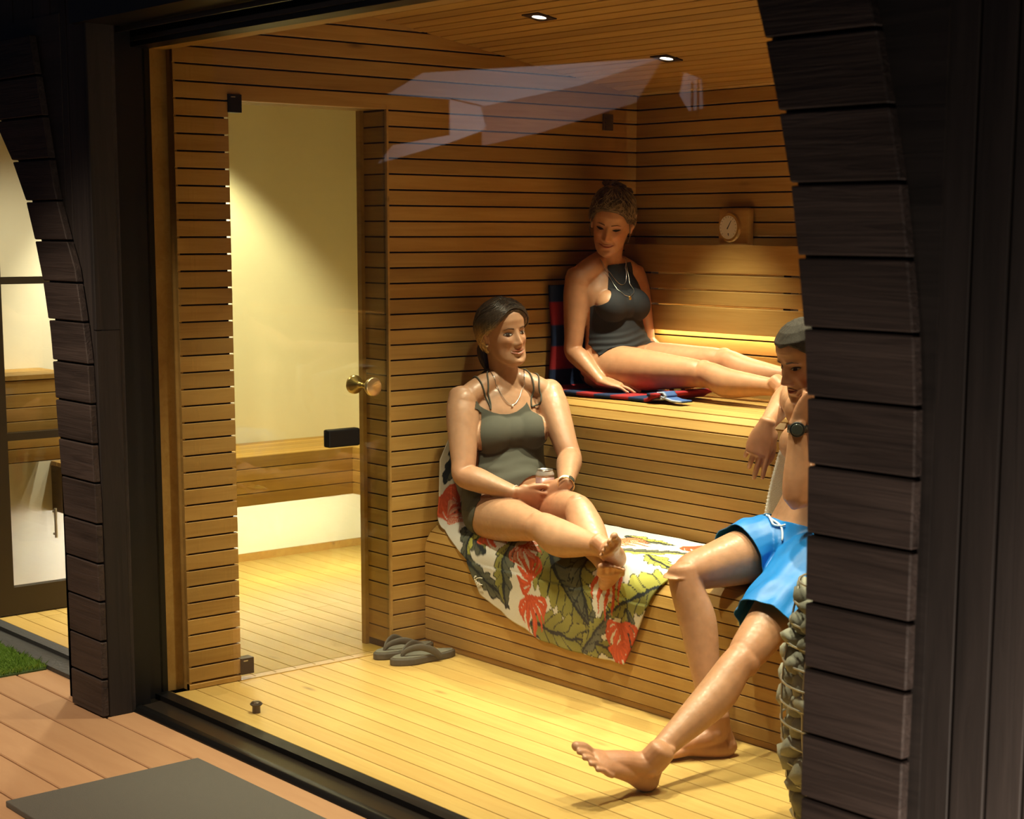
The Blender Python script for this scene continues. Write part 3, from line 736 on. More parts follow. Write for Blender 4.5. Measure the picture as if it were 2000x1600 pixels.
# ================================================================== people
def skin_mat(name, base, rough=.36, wet=.5):
    mt, t, b = newmat(name); L = t.links.new
    a = N(t, 'ShaderNodeAttribute', attribute_name='tone'); tc = N(t, 'ShaderNodeTexCoord')
    n = N(t, 'ShaderNodeTexNoise', Scale=38.0, Detail=4.0); L(tc.outputs['Object'], n.inputs['Vector'])
    mr = N(t, 'ShaderNodeMapRange'); L(n.outputs[0], mr.inputs[0]); mr.inputs[1].default_value = .3; mr.inputs[2].default_value = .7; mr.inputs[3].default_value = .9; mr.inputs[4].default_value = 1.08
    vm = N(t, 'ShaderNodeVectorMath', operation='SCALE'); L(a.outputs['Color'], vm.inputs[0]); L(mr.outputs[0], vm.inputs['Scale']); L(vm.outputs[0], b.inputs['Base Color'])
    n2 = N(t, 'ShaderNodeTexNoise', Scale=90.0, Detail=5.0); L(tc.outputs['Object'], n2.inputs['Vector'])
    r2_ = N(t, 'ShaderNodeMapRange'); L(n2.outputs[0], r2_.inputs[0]); r2_.inputs[1].default_value = .35; r2_.inputs[2].default_value = .65; r2_.inputs[3].default_value = rough-.02; r2_.inputs[4].default_value = rough+.22
    L(r2_.outputs[0], b.inputs['Roughness'])
    bp = N(t, 'ShaderNodeBump', Strength=.12, Distance=.003); L(n2.outputs[0], bp.inputs['Height']); L(bp.outputs[0], b.inputs['Normal'])
    b.inputs['Specular IOR Level'].default_value = wet
    b.inputs['Subsurface Weight'].default_value = .12; b.inputs['Subsurface Radius'].default_value = (.012, .005, .003); b.inputs['Subsurface Scale'].default_value = .6
    return mt
skin_mat('skin', None)
plain('eye_white', (.50, .45, .39), .25); plain('iris_dark', (.035, .018, .010), .15); plain('lash', (.02, .012, .008), .6)
plain('brow_brown', (.13, .065, .03), .8); plain('lip_rose', (.46, .17, .12), .35); plain('mouth_dark', (.06, .018, .012), .6); plain('teeth', (.75, .70, .60), .3)
plain('brow_grey', (.12, .085, .06), .8); plain('nail', (.70, .42, .33), .25)
def V(a): return Vector(a)
def catmull(P, k):
    out = []
    n = len(P)
    for i in range(n-1):
        p0, p1, p2, p3 = P[max(i-1, 0)], P[i], P[i+1], P[min(i+2, n-1)]
        for j in range(k):
            t = j/k; out.append(.5*((2*p1)+(p2-p0)*t+(2*p0-5*p1+4*p2-p3)*t*t+(3*p1-p0-3*p2+p3)*t**3))
    out.append(P[-1]); return out
class Body:
    def __init__(s): s.v, s.f = [], []
    def add(s, v, f):
        n = len(s.v); s.v += [tuple(p) for p in v]; s.f += [tuple(n+i for i in q) for q in f]
    def loft(s, C, S, A, B=None, n=18, k=4, cap0=.6, cap1=.6):
        """closed tube through centres C, half-widths A along side vector(s) S and B across it"""
        C = [V(c) for c in C]; B = B or A
        if isinstance(S, Vector) or not isinstance(S[0], (Vector, list, tuple)): S = [V(S)]*len(C)
        S = [V(q) for q in S]
        rows = catmull([np.array([*c, *q, a, b]) for c, q, a, b in zip(C, S, A, B)], k)
        m = len(rows); v = []; f = []
        cs = [V(r[:3]) for r in rows]
        def ring(c, sd, nr, a, b): 
            return [c+sd*(a*math.cos(2*math.pi*j/n))+nr*(b*math.sin(2*math.pi*j/n)) for j in range(n)]
        rings = []
        for i, r in enumerate(rows):
            t = (cs[min(i+1, m-1)]-cs[max(i-1, 0)]).normalized(); sd = V(r[3:6]); sd = (sd-t*sd.dot(t)).normalized(); nr = t.cross(sd)
            a, b = max(r[6], 1e-3), max(r[7], 1e-3)
            if i == 0 and cap0:
                for e in (.98, .85, .6, .3): rings.append(ring(cs[0]-t*(min(a, b)*cap0*e), sd, nr, a*math.sqrt(1-e*e), b*math.sqrt(1-e*e)))
            rings.append(ring(cs[i], sd, nr, a, b))
            if i == m-1 and cap1:
                for e in (.3, .6, .85, .98): rings.append(ring(cs[i]+t*(min(a, b)*cap1*e), sd, nr, a*math.sqrt(1-e*e), b*math.sqrt(1-e*e)))
        for rr in rings: v += rr
        K = len(rings)
        for i in range(K-1):
            for j in range(n):
                j2 = (j+1) % n; f.append((i*n+j, i*n+j2, (i+1)*n+j2, (i+1)*n+j))
        f.append(tuple(range(n))[::-1]); f.append(tuple((K-1)*n+j for j in range(n)))
        s.add(v, f)
    def ball(s, c, X, Y, Z, n=16):
        c, X, Y, Z = V(c), V(X), V(Y), V(Z); v, f = [], []; m = n//2
        for i in range(1, m):
            th = math.pi*i/m
            for j in range(n):
                ph = 2*math.pi*j/n; v.append(c+X*(math.sin(th)*math.cos(ph))+Y*(math.sin(th)*math.sin(ph))+Z*math.cos(th))
        v += [c+Z, c-Z]; top, bot = len(v)-2, len(v)-1
        for i in range(m-2):
            for j in range(n):
                j2 = (j+1) % n; f.append((i*n+j, (i+1)*n+j, (i+1)*n+j2, i*n+j2))
        for j in range(n):
            j2 = (j+1) % n; f.append((top, j, j2)); f.append((bot, (m-2)*n+j2, (m-2)*n+j))
        s.add(v, f)
    def remesh(s, name, voxel, iters=4, fac=.5):
        me = bpy.data.meshes.new('tmp'); me.from_pydata(s.v, [], s.f); me.update()
        bm = bmesh.new(); bm.from_mesh(me); bmesh.ops.recalc_face_normals(bm, faces=bm.faces); bm.to_mesh(me); bm.free()
        o = bpy.data.objects.new('tmp', me); col.objects.link(o)
        rm = o.modifiers.new('r', 'REMESH'); rm.mode = 'VOXEL'; rm.voxel_size = voxel; rm.use_smooth_shade = True
        sm = o.modifiers.new('s', 'SMOOTH'); sm.factor = fac; sm.iterations = iters
        dg = bpy.context.evaluated_depsgraph_get(); dg.update()
        out = bpy.data.meshes.new_from_object(o.evaluated_get(dg)); out.name = name
        bpy.data.objects.remove(o); bpy.data.meshes.remove(me)
        out.polygons.foreach_set('use_smooth', [True]*len(out.polygons))
        return out
def npv(me):
    a = np.empty(len(me.vertices)*3, np.float32); me.vertices.foreach_get('co', a); return a.reshape(-1, 3)
def npn(me):
    a = np.empty(len(me.vertices)*3, np.float32); me.vertices.foreach_get('normal', a); return a.reshape(-1, 3)
def seg_dist(X, pts):
    """distance to a polyline and arc parameter (0..1)"""
    pts = [np.array(p, float) for p in pts]; L = [np.linalg.norm(b-a) for a, b in zip(pts, pts[1:])]; T = sum(L)
    best = np.full(len(X), 9.); par = np.zeros(len(X)); acc = 0
    for a, b, l in zip(pts, pts[1:], L):
        t = np.clip(((X-a)@(b-a))/l**2, 0, 1); d = np.linalg.norm(X-(a+t[:, None]*(b-a)), axis=1)
        k = d < best; best[k] = d[k]; par[k] = (acc+t[k]*l)/T; acc += l
    return best, par
def clip_shell(name, me, f, off, mat, parent=None, thick=.003, smooth_iters=0):
    """the part of a body surface where f > 0, cut cleanly along f = 0 and lifted off the skin"""
    X, Nn = npv(me), npn(me); me.calc_loop_triangles()
    tri = np.empty(len(me.loop_triangles)*3, np.int32); me.loop_triangles.foreach_get('vertices', tri); tri = tri.reshape(-1, 3)
    Y = X+Nn*(off if np.isscalar(off) else off[:, None]); pos = f > 0; cnt = pos[tri].sum(1)
    idx = {}; v = []; faces = []; cut = {}
    def vid(i):
        if i not in idx: idx[i] = len(v); v.append(Y[i])
        return idx[i]
    def cid(i, j):
        k = (min(i, j), max(i, j))
        if k not in cut:
            t = f[i]/(f[i]-f[j]); cut[k] = len(v); v.append(Y[i]+(Y[j]-Y[i])*t)
        return cut[k]
    for t in tri[cnt == 3]: faces.append((vid(t[0]), vid(t[1]), vid(t[2])))
    for t in tri[(cnt == 1) | (cnt == 2)]:
        out = []
        for a, b in ((t[0], t[1]), (t[1], t[2]), (t[2], t[0])):
            if pos[a]: out.append(vid(a))
            if pos[a] != pos[b]: out.append(cid(a, b))
        if len(out) >= 3: faces.append(tuple(out))
    o = mesh(name, v, faces, mat, parent, True)
    if smooth_iters:
        sm = o.modifiers.new('s', 'SMOOTH'); sm.iterations = smooth_iters; sm.factor = .5
    so = o.modifiers.new('t', 'SOLIDIFY'); so.thickness = thick; so.offset = -1
    return o
def rot_towards(D, Nn, ang): return (D*math.cos(ang)+Nn*math.sin(ang)).normalized()
def hand(B, W, D, Nn, right, curl, thumb=(.6, .75, .35), tcurl=(.25, .35), k=1.0, spread=.10, fan=None):
    """palm and five fingers; D wrist to knuckles, Nn the way the palm faces; curl = per finger (mcp, pip, dip)"""
    W, D, Nn = V(W), V(D).normalized(), V(Nn); Nn = (Nn-D*Nn.dot(D)).normalized(); T = D.cross(Nn)*(1 if right else -1)
    B.loft([W-D*.012*k, W, W+D*.03*k, W+D*.06*k, W+D*.086*k], T, [.024*k, .026*k, .036*k, .040*k, .037*k], [.019*k, .018*k, .0165*k, .014*k, .0115*k], n=16, k=3, cap1=.8)
    B.ball(W+D*.034*k+T*.026*k+Nn*.008*k, T*.017*k, D*.030*k, Nn*.015*k)
    tips = {}
    for i, (of, ln, r) in enumerate(((.0285, .074, .0086), (.0098, .082, .0089), (-.0092, .076, .0084), (-.0275, .060, .0074))):
        b = W+D*(.083-.006*abs(i-1)**1.2)*k+T*of*k
        d = (D+T*(spread*(1.5-i)*.6)).normalized()
        c = curl[i]; pts = [b-d*.022*k, b]; rr = [r*k*.95, r*k*1.05]; p = b
        n_ = Nn
        for sgl, cc, tr in zip((.46, .30, .24), c, (.98, .9, .78)):
            d2 = rot_towards(d, n_, cc); n_ = (n_*math.cos(cc)-d*math.sin(cc)).normalized(); d = d2
            p = p+d*(ln*sgl*k); pts.append(p); rr.append(r*k*tr)
        B.loft(pts, T, rr, n=12, k=4, cap1=1.0); tips[i] = (p, d, n_, T)
    b = W+D*.026*k+T*.024*k+Nn*.006*k; d = (T*thumb[0]+D*thumb[1]+Nn*thumb[2]).normalized()
    sd = d.cross(T).normalized() if abs(d.dot(T)) < .95 else D
    pts = [b-d*.012*k, b]; rr = [.0125*k, .0125*k]; p = b
    tn = (D*.6-T*.5+Nn*.3); tn = (tn-d*tn.dot(d)).normalized()
    for l, cc, r in ((.036, 0, .0112), (.032, tcurl[0], .0098), (.024, tcurl[1], .0078)):
        d2 = rot_towards(d, tn, cc); tn = (tn*math.cos(cc)-d*math.sin(cc)).normalized(); d = d2; p = p+d*l*k; pts.append(p); rr.append(r*k)
    B.loft(pts, sd, rr, n=12, k=4, cap1=1.0); tips[4] = (p, d, -tn, sd)
    return tips
def foot(B, A, D, S, Md, k=1.0, toes=.12):
    """A ankle joint, D heel to toe, S the way the sole faces, Md towards the big toe"""
    A, D, S, Md = V(A), V(D).normalized(), V(S), V(Md); S = (S-D*S.dot(D)).normalized(); Md = (D.cross(S))*(1 if D.cross(S).dot(Md) > 0 else -1)
    g = lambda d, s, m=0: A+D*d*k+S*s*k+Md*m*k
    B.loft([g(-.048, .040), g(-.030, .048), g(.02, .046, .004), (g(.075, .044, -.004)), g(.125, .050, .002), g(.155, .054, .004)], Md,
           [.024*k, .032*k, .032*k, .036*k, .045*k, .042*k], [.026*k, .031*k, .028*k, .025*k, .021*k, .0145*k], n=28, k=5, cap0=.7, cap1=.4)
    B.loft([g(-.005, -.045), g(-.002, .0), g(.028, .018, .004), g(.075, .026, .006), (g(.12, .040, .006))], Md,
           [.034*k, .035*k, .034*k, .031*k, .030*k], [.038*k, .040*k, .030*k, .022*k, .014*k], n=16, k=4)
    B.loft([g(-.028, -.06), g(-.034, -.01), g(-.042, .03)], Md, [.014*k, .013*k, .02*k], n=12, k=3)
    for sg in (1, -1): B.ball(g(.0, .002+.006*(sg < 0), sg*.033), D*.012*k, S*.013*k, Md*.007*k)
    for i, (m, d0, ln, r) in enumerate(((.0310, .152, .056, .0148), (.0078, .160, .050, .0092), (-.0110, .156, .045, .0086), (-.0278, .148, .040, .0082), (-.0430, .136, .036, .0080))):
        up = -S*toes
        b = g(d0, .053, m); dd = (D+up).normalized(); q = b+dd*ln*.55*k; e = q+(D*.9+S*.25).normalized()*ln*.45*k
        B.loft([b-D*.02*k, b, q, e], Md, [r*k, r*k, r*k*.95, r*k*.98], [r*k*.9, r*k*.9, r*k*.8, r*k*.85], n=12, k=4, cap1=.9)
# ---- the head: a surface built from height profiles, with the features raised on it
HZ = [-.118, -.112, -.104, -.090, -.072, -.045, -.015, .02, .05, .075, .095, .107, .113]
HW = [.010, .024, .036, .0485, .0575, .0650, .0700, .0735, .0735, .0670, .0510, .0310, .004]
HF = [.066, .076, .083, .084, .081, .081, .081, .081, .085, .077, .056, .034, .004]
HB = [.040, .030, .015, -.012, -.045, -.072, -.088, -.097, -.097, -.086, -.062, -.036, -.004]
class Head:
    def __init__(s, C, F, up=(0, 0, 1), k=1.0, smile=0., nose=1., jaw=1., female=True):
        s.C, s.F = V(C), V(F).normalized(); up = V(up); s.U = (up-s.F*up.dot(s.F)).normalized(); s.R = s.F.cross(s.U)
        s.k, s.smile, s.nose, s.jaw, s.fem = k, smile, nose, jaw, female
    def w(s, p): return s.C+(s.R*p[0]+s.F*p[1]+s.U*p[2])*s.k
    def prof(s, z):
        j = s.jaw if z < -.05 else 1
        return interp(z, HZ, HW)*(1+(j-1)*min(1, max(0, (-.05-z)/.04)) if z < -.05 else 1), interp(z, HZ, HF), interp(z, HZ, HB)
    def disp(s, x, z):
        ax = abs(x); g = lambda u, sg: math.exp(-(u/sg)**2)
        d = 0.
        if -.062 < z < .022:                            # nose
            A = interp(z, [-.056, -.048, -.042, -.034, -.026, -.010, .006, .020], [0, .004, .018, .0265, .0235, .0135, .006, 0])*s.nose
            d += A*g(x, interp(z, [-.05, -.036, -.02, .01], [.0125, .0115, .0090, .0080]))
        d += .0085*s.nose*g(ax-.0135, .0062)*g(z+.038, .0075)
        d -= .0115*g(ax-.031, .0165)*g(z-.004, .0115)   # sockets
        d += .0065*g(ax-.031, .0100)*g(z-.001, .0075)   # lids
        d += (.0035 if s.fem else .0065)*g(ax-.028, .020)*g(z-.0225, .0065)
        d += (.0055+.004*s.smile)*g(ax-(.041), .0170)*g(z+.026-.004*s.smile, .0170)
        d -= (.0020+.0030*s.smile)*g(ax-.0285-.0015*s.smile-(-.045-z)*.30, .0048)*g(z+.054, .0150)
        mw = .020+.0045*s.smile; zc = -.0640+.10*ax*s.smile
        d += .0055*g(ax, mw)*g(z-zc-.0060, .0048)+.0065*g(ax, mw*.85)*g(z-zc+.0075, .0052)
        d -= .0060*g(ax, mw*1.05)*g(z-zc, .0026)
        d -= .0035*g(ax, .018)*g(z+.0845, .0055)
        d += .0060*g(ax, .0165)*g(z+.1010, .0110)
        d -= .0020*g(ax, .004)*g(z+.051, .006)
        if not s.fem and .026 < z < .066: d += .0016*math.cos((z-.030)*2*math.pi/.0095+2.2*ax/.04)*g(ax, .042)
        return d
    def surf(s, ph, z, out=0.):
        """ph: angle round from the front"""
        w, f, b = s.prof(z); c, h = (f+b)/2, (f-b)/2
        x = w*math.sin(ph); cs = math.cos(ph); y = c+h*(abs(cs)**.88)*(1 if cs > 0 else -1)
        if cs > 0: y += s.disp(x, z)*min(1, cs*2.2)
        if out:
            n = Vector((math.sin(ph)/w if w > .01 else 0, cs/h if h > .01 else 0, 0)); n = n.normalized() if n.length > 1e-6 else Vector((0, 0, 0))
            zz = max(0, (z-.03)/.083); n = (n*math.cos(zz*math.pi/2)+Vector((0, 0, 1))*math.sin(zz*math.pi/2)).normalized()
            return Vector((x, y, z))+n*out
        return Vector((x, y, z))
    def face(s, x, z, out=.0012):
        w, f, b = s.prof(z); ph = math.asin(max(-.98, min(.98, x/w))); p = s.surf(ph, z); p.y += out*math.cos(ph); p.x += out*math.sin(ph); return s.w(p)
    def add(s, B, n=80, m=92):
        v, f = [], []
        zs = [HZ[0]+(HZ[-1]-HZ[0])*(.5-.5*math.cos(math.pi*(.02+.96*i/m)))*1.0 for i in range(m+1)]
        for z in zs:
            for j in range(n): v.append(s.w(s.surf(2*math.pi*j/n, z)))
        for i in range(m):
            for j in range(n):
                j2 = (j+1) % n; f.append((i*n+j, i*n+j2, (i+1)*n+j2, (i+1)*n+j))
        f.append(tuple(range(n))[::-1]); f.append(tuple(m*n+j for j in range(n))); B.add(v, f)
        for sg in (1, -1):      # ears
            c = V((sg*.0745, -.008, -.004)); K = s.k
            T = lambda p: s.w(c+V(p))
            B.loft([T((sg*.002, .000, -.026)), T((sg*.004, .004, -.012)), T((sg*.008, .000, .006)), T((sg*.011, -.008, .022)), T((sg*.010, -.018, .027))], s.F, [.008*K, .010*K, .013*K, .012*K, .008*K], [.006*K, .006*K, .006*K, .005*K, .005*K], n=12, k=3)
            B.loft([T((sg*.006, -.014, -.018)), T((sg*.013, -.021, .002)), T((sg*.014, -.020, .020)), T((sg*.011, -.008, .029)), T((sg*.007, .004, .020))], s.R, [.0042*K]*5, n=8, k=4)
    def patch(s, name, pts, mat, parent, out=.0014, nx=10, nz=4):
        """a thin skin-hugging patch: pts = list of (x, zlow, zhigh)"""
        v, f = [], []
        xs = [p[0] for p in pts]; lo = [p[1] for p in pts]; hi = [p[2] for p in pts]; m = nx*2
        for i in range(m+1):
            x = xs[0]+(xs[-1]-xs[0])*i/m; a, b = interp(x, xs, lo), interp(x, xs, hi)
            for j in range(nz+1): v.append(s.face(x, a+(b-a)*j/nz, out*(1 if 0 < j < nz else .5)))
        for i in range(m):
            for j in range(nz): q = i*(nz+1)+j; f.append((q, q+1, q+nz+2, q+nz+1))
        return mesh(name, v, f, mat, parent, True)
    def features(s, parent, brow='brow_brown', open_=1.0, look=(0, 0), lips='lip_rose', teeth=False):
        for sg in (1, -1):
            X = lambda a: [(sg*p[0], p[1], p[2]) for p in a] if sg > 0 else [(sg*p[0], p[1], p[2]) for p in a][::-1]
            h = .0052*open_
            e = s.patch('eye', X([(.0175, .0005, .0008), (.023, -.0022, h*.8), (.030, -.0034, h), (.037, -.0024, h*.85), (.0445, .0012, .0018)]), 'eye_white' if open_ > .35 else 'lash', parent, .0022)
            if open_ > .35:
                lx, lz = .031+look[0]*sg, .0008+look[1]
                v = [s.face(sg*lx, lz, .0034)]; n = 16
                for j in range(n): a = 2*math.pi*j/n; v.append(s.face(sg*(lx+.0060*math.cos(a)), min(h+.0002, max(-.0034, lz+.0060*math.sin(a))), .0030))
                mesh('iris', v, [(0, 1+j, 1+(j+1) % n) for j in range(n)], 'iris_dark', e, True)
            s.patch('lashes', X([(.0165, -.0002, .0010), (.023, h*.75, h*.8+.0018), (.030, h*.95, h+.0026), (.037, h*.8, h*.85+.0024), (.0465, .0012, .0034)]), 'lash', parent, .0030, nz=3)
            s.patch('lower_lashes', X([(.019, -.0012, -.0002), (.030, -.0044, -.0034), (.0445, -.0002, .0010)]), 'lash', parent, .0024, nz=3)
            s.patch('eyebrow', X([(.0125, .0165, .0225), (.022, .0190, .0245), (.034, .0215, .0255), (.046, .0165, .0180)]), brow, parent, .0020, nz=4)
        mw = .0235+.005*s.smile; cv = lambda x: -.0640+.10*abs(x)*s.smile
        xs = [-mw, -mw*.7, -mw*.35, -mw*.15, 0, mw*.15, mw*.35, mw*.7, mw]
        up = [0.0004, .0040, .0066, .0074, .0066, .0074, .0066, .0040, .0004]; lowr = [0, .0042, .0068, .0078, .0080, .0078, .0068, .0042, 0]
        gapv = .0030 if teeth else .0006
        s.patch('upper_lip', [(x, cv(x)+gapv*(1-(x/mw)**2)*.5, cv(x)+u+gapv*.5) for x, u in zip(xs, up)], lips, parent, .0022)
        s.patch('lower_lip', [(x, cv(x)-l-gapv*.8, cv(x)-gapv*(1-(x/mw)**2)) for x, l in zip(xs, lowr)], lips, parent, .0024)
        s.patch('mouth_line', [(x, cv(x)-gapv*(1-(x/mw)**2)-.0008, cv(x)+.0008+gapv*(1-(x/mw)**2)*.5) for x in xs], 'teeth' if teeth else 'mouth_dark', parent, .0030)
    def hair_shell(s, name, hairline, thick, mat, parent, groove=60, amp=.0012, seed=0, swirl=1.0, n=150, m=80):
        """a cap over the skull; hairline(ph) gives its lower edge, thick(ph, t) its depth"""
        v, f, tone = [], [], []
        for j in range(n):
            ph = 2*math.pi*j/n-math.pi; z0 = hairline(ph)
            for i in range(m+1):
                t = i/m; z = z0+(.1115-z0)*math.sin(t*math.pi/2)**1.0
                q = ph
                fl = math.sin(groove*(q+swirl*t*t*.6)+3*mnoise.noise(Vector((q*3, t*4, seed))))
                th = thick(ph, t)*min(1, (t/.05+.12)); th += amp*fl*min(1, t*8)+.002*mnoise.noise(Vector((q*2.2, t*3, seed+4)))*min(1, t*5)
                v.append(s.w(s.surf(ph, min(z, .1125), th)))
        for j in range(n):
            j2 = (j+1) % n
            for i in range(m): f.append((j*(m+1)+i, j2*(m+1)+i, j2*(m+1)+i+1, j*(m+1)+i+1))
        o = mesh(name, v, f, mat, parent, True)
        top = len(o.data.vertices)
        bm = bmesh.new(); bm.from_mesh(o.data); bm.verts.ensure_lookup_table()     # close the crown
        bmesh.ops.holes_fill(bm, edges=[e for e in bm.edges if e.is_boundary and (V(e.verts[0].co)-s.C).dot(s.U) > .10*s.k], sides=0)
        bm.to_mesh(o.data); bm.free()
        return o
    def strands(s, name, path, count, thick, mat, parent, r=.0011, seed=1, npt=14, tone=None):
        rs = random.Random(seed); v, f, tn = [], [], []
        for i in range(count):
            pts = [s.w(s.surf(ph, min(z, .1115), thick(ph, z)+rs.uniform(-.0005, .0015)+.0008*math.sin(k*.9+i))) for k, (ph, z) in enumerate(path(rs, npt))]
            vv, ff = tube_vf(pts, [r*(.6+.4*math.sin(math.pi*k/(npt-1))) for k in range(npt)], 4); n = len(v)
            v += vv; f += [tuple(n+q for q in w) for w in ff]
            if tone:
                sh = rs.uniform(.75, 1.25); tn += [tone(s, q, sh) for q in vv]
        o = mesh(name, v, f, mat, parent, True); o['kind'] = 'stuff'
        if tone: set_tone(o.data, np.array(tn))
        return o
def hair_mat(name, dark, light, scale=(60, 60, 8), rough=.38, attr=None):
    mt, t, b = newmat(name); L = t.links.new
    tc = N(t, 'ShaderNodeTexCoord'); mp = N(t, 'ShaderNodeMapping'); mp.inputs['Scale'].default_value = scale; L(tc.outputs['Object'], mp.inputs['Vector'])
    n = N(t, 'ShaderNodeTexNoise', Scale=3.0, Detail=5.0, Distortion=.6); L(mp.outputs[0], n.inputs['Vector'])
    cr = N(t, 'ShaderNodeValToRGB'); L(n.outputs[0], cr.inputs[0]); cr.color_ramp.elements[0].position = .36; cr.color_ramp.elements[1].position = .66
    cr.color_ramp.elements[0].color = (*dark, 1); cr.color_ramp.elements[1].color = (*light, 1)
    out = cr.outputs[0]
    if attr:
        a = N(t, 'ShaderNodeAttribute', attribute_name=attr); mx = N(t, 'ShaderNodeMix'); mx.data_type = 'RGBA'; mx.blend_type = 'MULTIPLY'; mx.inputs[0].default_value = 1
        L(out, mx.inputs[6]); L(a.outputs['Color'], mx.inputs[7]); out = mx.outputs[2]
    L(out, b.inputs['Base Color']); b.inputs['Roughness'].default_value = rough; b.inputs['Specular IOR Level'].default_value = .5
    bp = N(t, 'ShaderNodeBump', Strength=.15, Distance=.002); L(n.outputs[0], bp.inputs['Height']); L(bp.outputs[0], b.inputs['Normal'])
hair_mat('hair_brown', (.5, .5, .5), (1.2, 1.2, 1.2), attr='tone')
hair_mat('hair_blond', (.040, .026, .012), (.125, .082, .034), (9, 9, 9))
hair_mat('hair_cropped', (.014, .010, .006), (.060, .046, .030), (160, 160, 160), .8)
def limb_axis(*a): return [V(p) for p in a]
def build_person(J, cfg):
    """torso, limbs, hands, feet and head grown into one surface; returns mesh, axes, frame"""
    B = Body(); J = {k: V(p) for k, p in J.items()}
    mh = (J['hipR']+J['hipL'])/2; ms = (J['shR']+J['shL'])/2; nk = J['neck']
    Sh = (J['hipR']-J['hipL']).normalized(); Ss = (J['shR']-J['shL']).normalized()
    U = (nk-mh).normalized(); F = U.cross((Sh+Ss).normalized()).normalized(); L = (nk-mh).length
    bulge = cfg.get('slouch', .03)
    spine = lambda t: mh+(nk-mh)*t-F*bulge*math.sin(math.pi*min(1, max(0, t)))
    sd = lambda t: (Sh*(1-t)+Ss*t).normalized()
    T = cfg['torso']; ts = [q[0] for q in T]
    B.loft([spine(t)+F*(q[3] if len(q) > 3 else 0) for t, q in zip(ts, T)], [sd(min(1, max(0, t))) for t in ts], [q[1] for q in T], [q[2] for q in T], n=56, k=6, cap0=.5, cap1=.3)
    for (t, s, f, rx, ry, rz) in cfg.get('lumps', ()):
        for sg in ((1, -1) if s else (1,)): B.ball(spine(t)+F*f+sd(t)*s*sg, sd(t)*rx, F*ry, U*rz, 32)
    hd = cfg['head']; nt = hd.w((0, -.022, -.055))
    B.loft([nk-U*.05, nk+(nt-nk)*.25, nk+(nt-nk)*.6, nt+hd.U*.01], [Ss, Ss, hd.R, hd.R], cfg.get('neck', [.066, .055, .052, .055]), cfg.get('neckb', [.06, .055, .054, .06]), n=36, k=5)
    for sg, sh in ((1, J['shR']), (-1, J['shL'])):
        B.loft([nk+U*.030-F*.010, nk*.62+sh*.38+U*.024-F*.008, nk*.3+sh*.7+U*.012, sh-U*.008], F, [.054, .053, .052, .048], [.050, .046, .046, .044], n=28, k=5)
    ar = cfg['arm']
    for R_ in 'RL':
        sh, el, wr = J['sh'+R_], J['el'+R_], J['wr'+R_]; bend = ((el-sh).normalized()-(wr-el).normalized())
        sidev = (el-sh).cross(wr-el); sidev = sidev.normalized() if sidev.length > 1e-5 else F
        B.loft([sh-(el-sh)*.08, sh+(el-sh)*.18, sh+(el-sh)*.5, sh+(el-sh)*.82, el, el+(wr-el)*.25, el+(wr-el)*.6, wr], sidev, [q*ar for q in (.044, .052, .046, .039, .0385, .042, .034, .0255)], [q*ar for q in (.044, .054, .049, .041, .0375, .040, .031, .0215)], n=40, k=5)
        B.ball(sh-U*.010, Ss*.050*ar, F*.054*ar, U*.056*ar, 32)
    lg = cfg['leg']; cf = cfg.get('calf', 1.0); cfs = (1, 1+(cf-1)*.7, cf, cf, 1+(cf-1)*.6, 1)
    for R_ in 'RL':
        h, kn, an = J['hip'+R_], J['kn'+R_], J['an'+R_]; sv = (kn-h).cross(an-kn)
        fl = cfg.get('legside', {}).get(R_); sv = V(fl) if fl else sv.normalized()
        back = (kn-h).normalized()*0
        d1, d2 = (kn-h), (an-kn); bk = cfg['calfdir'][R_]
        bk = V(bk).normalized()
        B.loft([h-d1*.06, h+d1*.15, h+d1*.42, h+d1*.72, h+d1*.92, kn+d2*.02], sv, [q*lg for q in (.085, .092, .082, .066, .057, .046)], [q*lg for q in (.085, .095, .085, .068, .057, .045)], n=48, k=5, cap1=.9)
        B.ball(kn+bk*.004, sv*.0535*lg, bk*.052*lg, d1.normalized()*.056*lg, 32)
        B.loft([kn-d2*.02, kn+d2*.10, kn+d2*.30+bk*.016, kn+d2*.52+bk*.012, kn+d2*.80+bk*.002, an+d2.normalized()*.01], sv, [q*lg*c_ for q, c_ in zip((.050, .050, .054, .047, .034, .031), cfs)], [q*lg*c_ for q, c_ in zip((.050, .051, .058, .050, .036, .034), cfs)], n=44, k=5)
        B.ball(kn-bk*.030, sv*.030*lg, bk*.024*lg, d1.normalized()*.034*lg)
    tips = {}
    for R_ in 'RL':
        hc = cfg['hand'][R_]; tips[R_] = hand(B, J['wr'+R_], hc['D'], hc['N'], R_ == 'R', hc['curl'], hc.get('thumb', (.6, .75, .35)), hc.get('tcurl', (.25, .35)), hc.get('k', .95), hc.get('spread', .1))
        fc = cfg['foot'][R_]; foot(B, J['an'+R_], fc['D'], fc['S'], fc['M'], fc.get('k', .95), fc.get('toes', .12))
    hd.add(B)
    me = B.remesh('body', cfg.get('voxel', .0032), cfg.get('smooth', 5))
    X = npv(me); axes = {}
    for R_ in 'RL':
        axes['arm'+R_] = seg_dist(X, [J['sh'+R_], J['el'+R_], J['wr'+R_]]); axes['leg'+R_] = seg_dist(X, [J['hip'+R_], J['kn'+R_], J['an'+R_]]); axes['thigh'+R_] = seg_dist(X, [J['hip'+R_], J['kn'+R_]])
    rel = X-np.array(mh); u = rel@np.array(U)/L; s = rel@np.array(Ss); f = rel@np.array(F)
    # skin tone: redder at knees, elbows, hands, feet and face
    base = np.array(cfg['skin']); Cc = np.tile(base, (len(X), 1)); red = np.array([1.0, .80, .74])
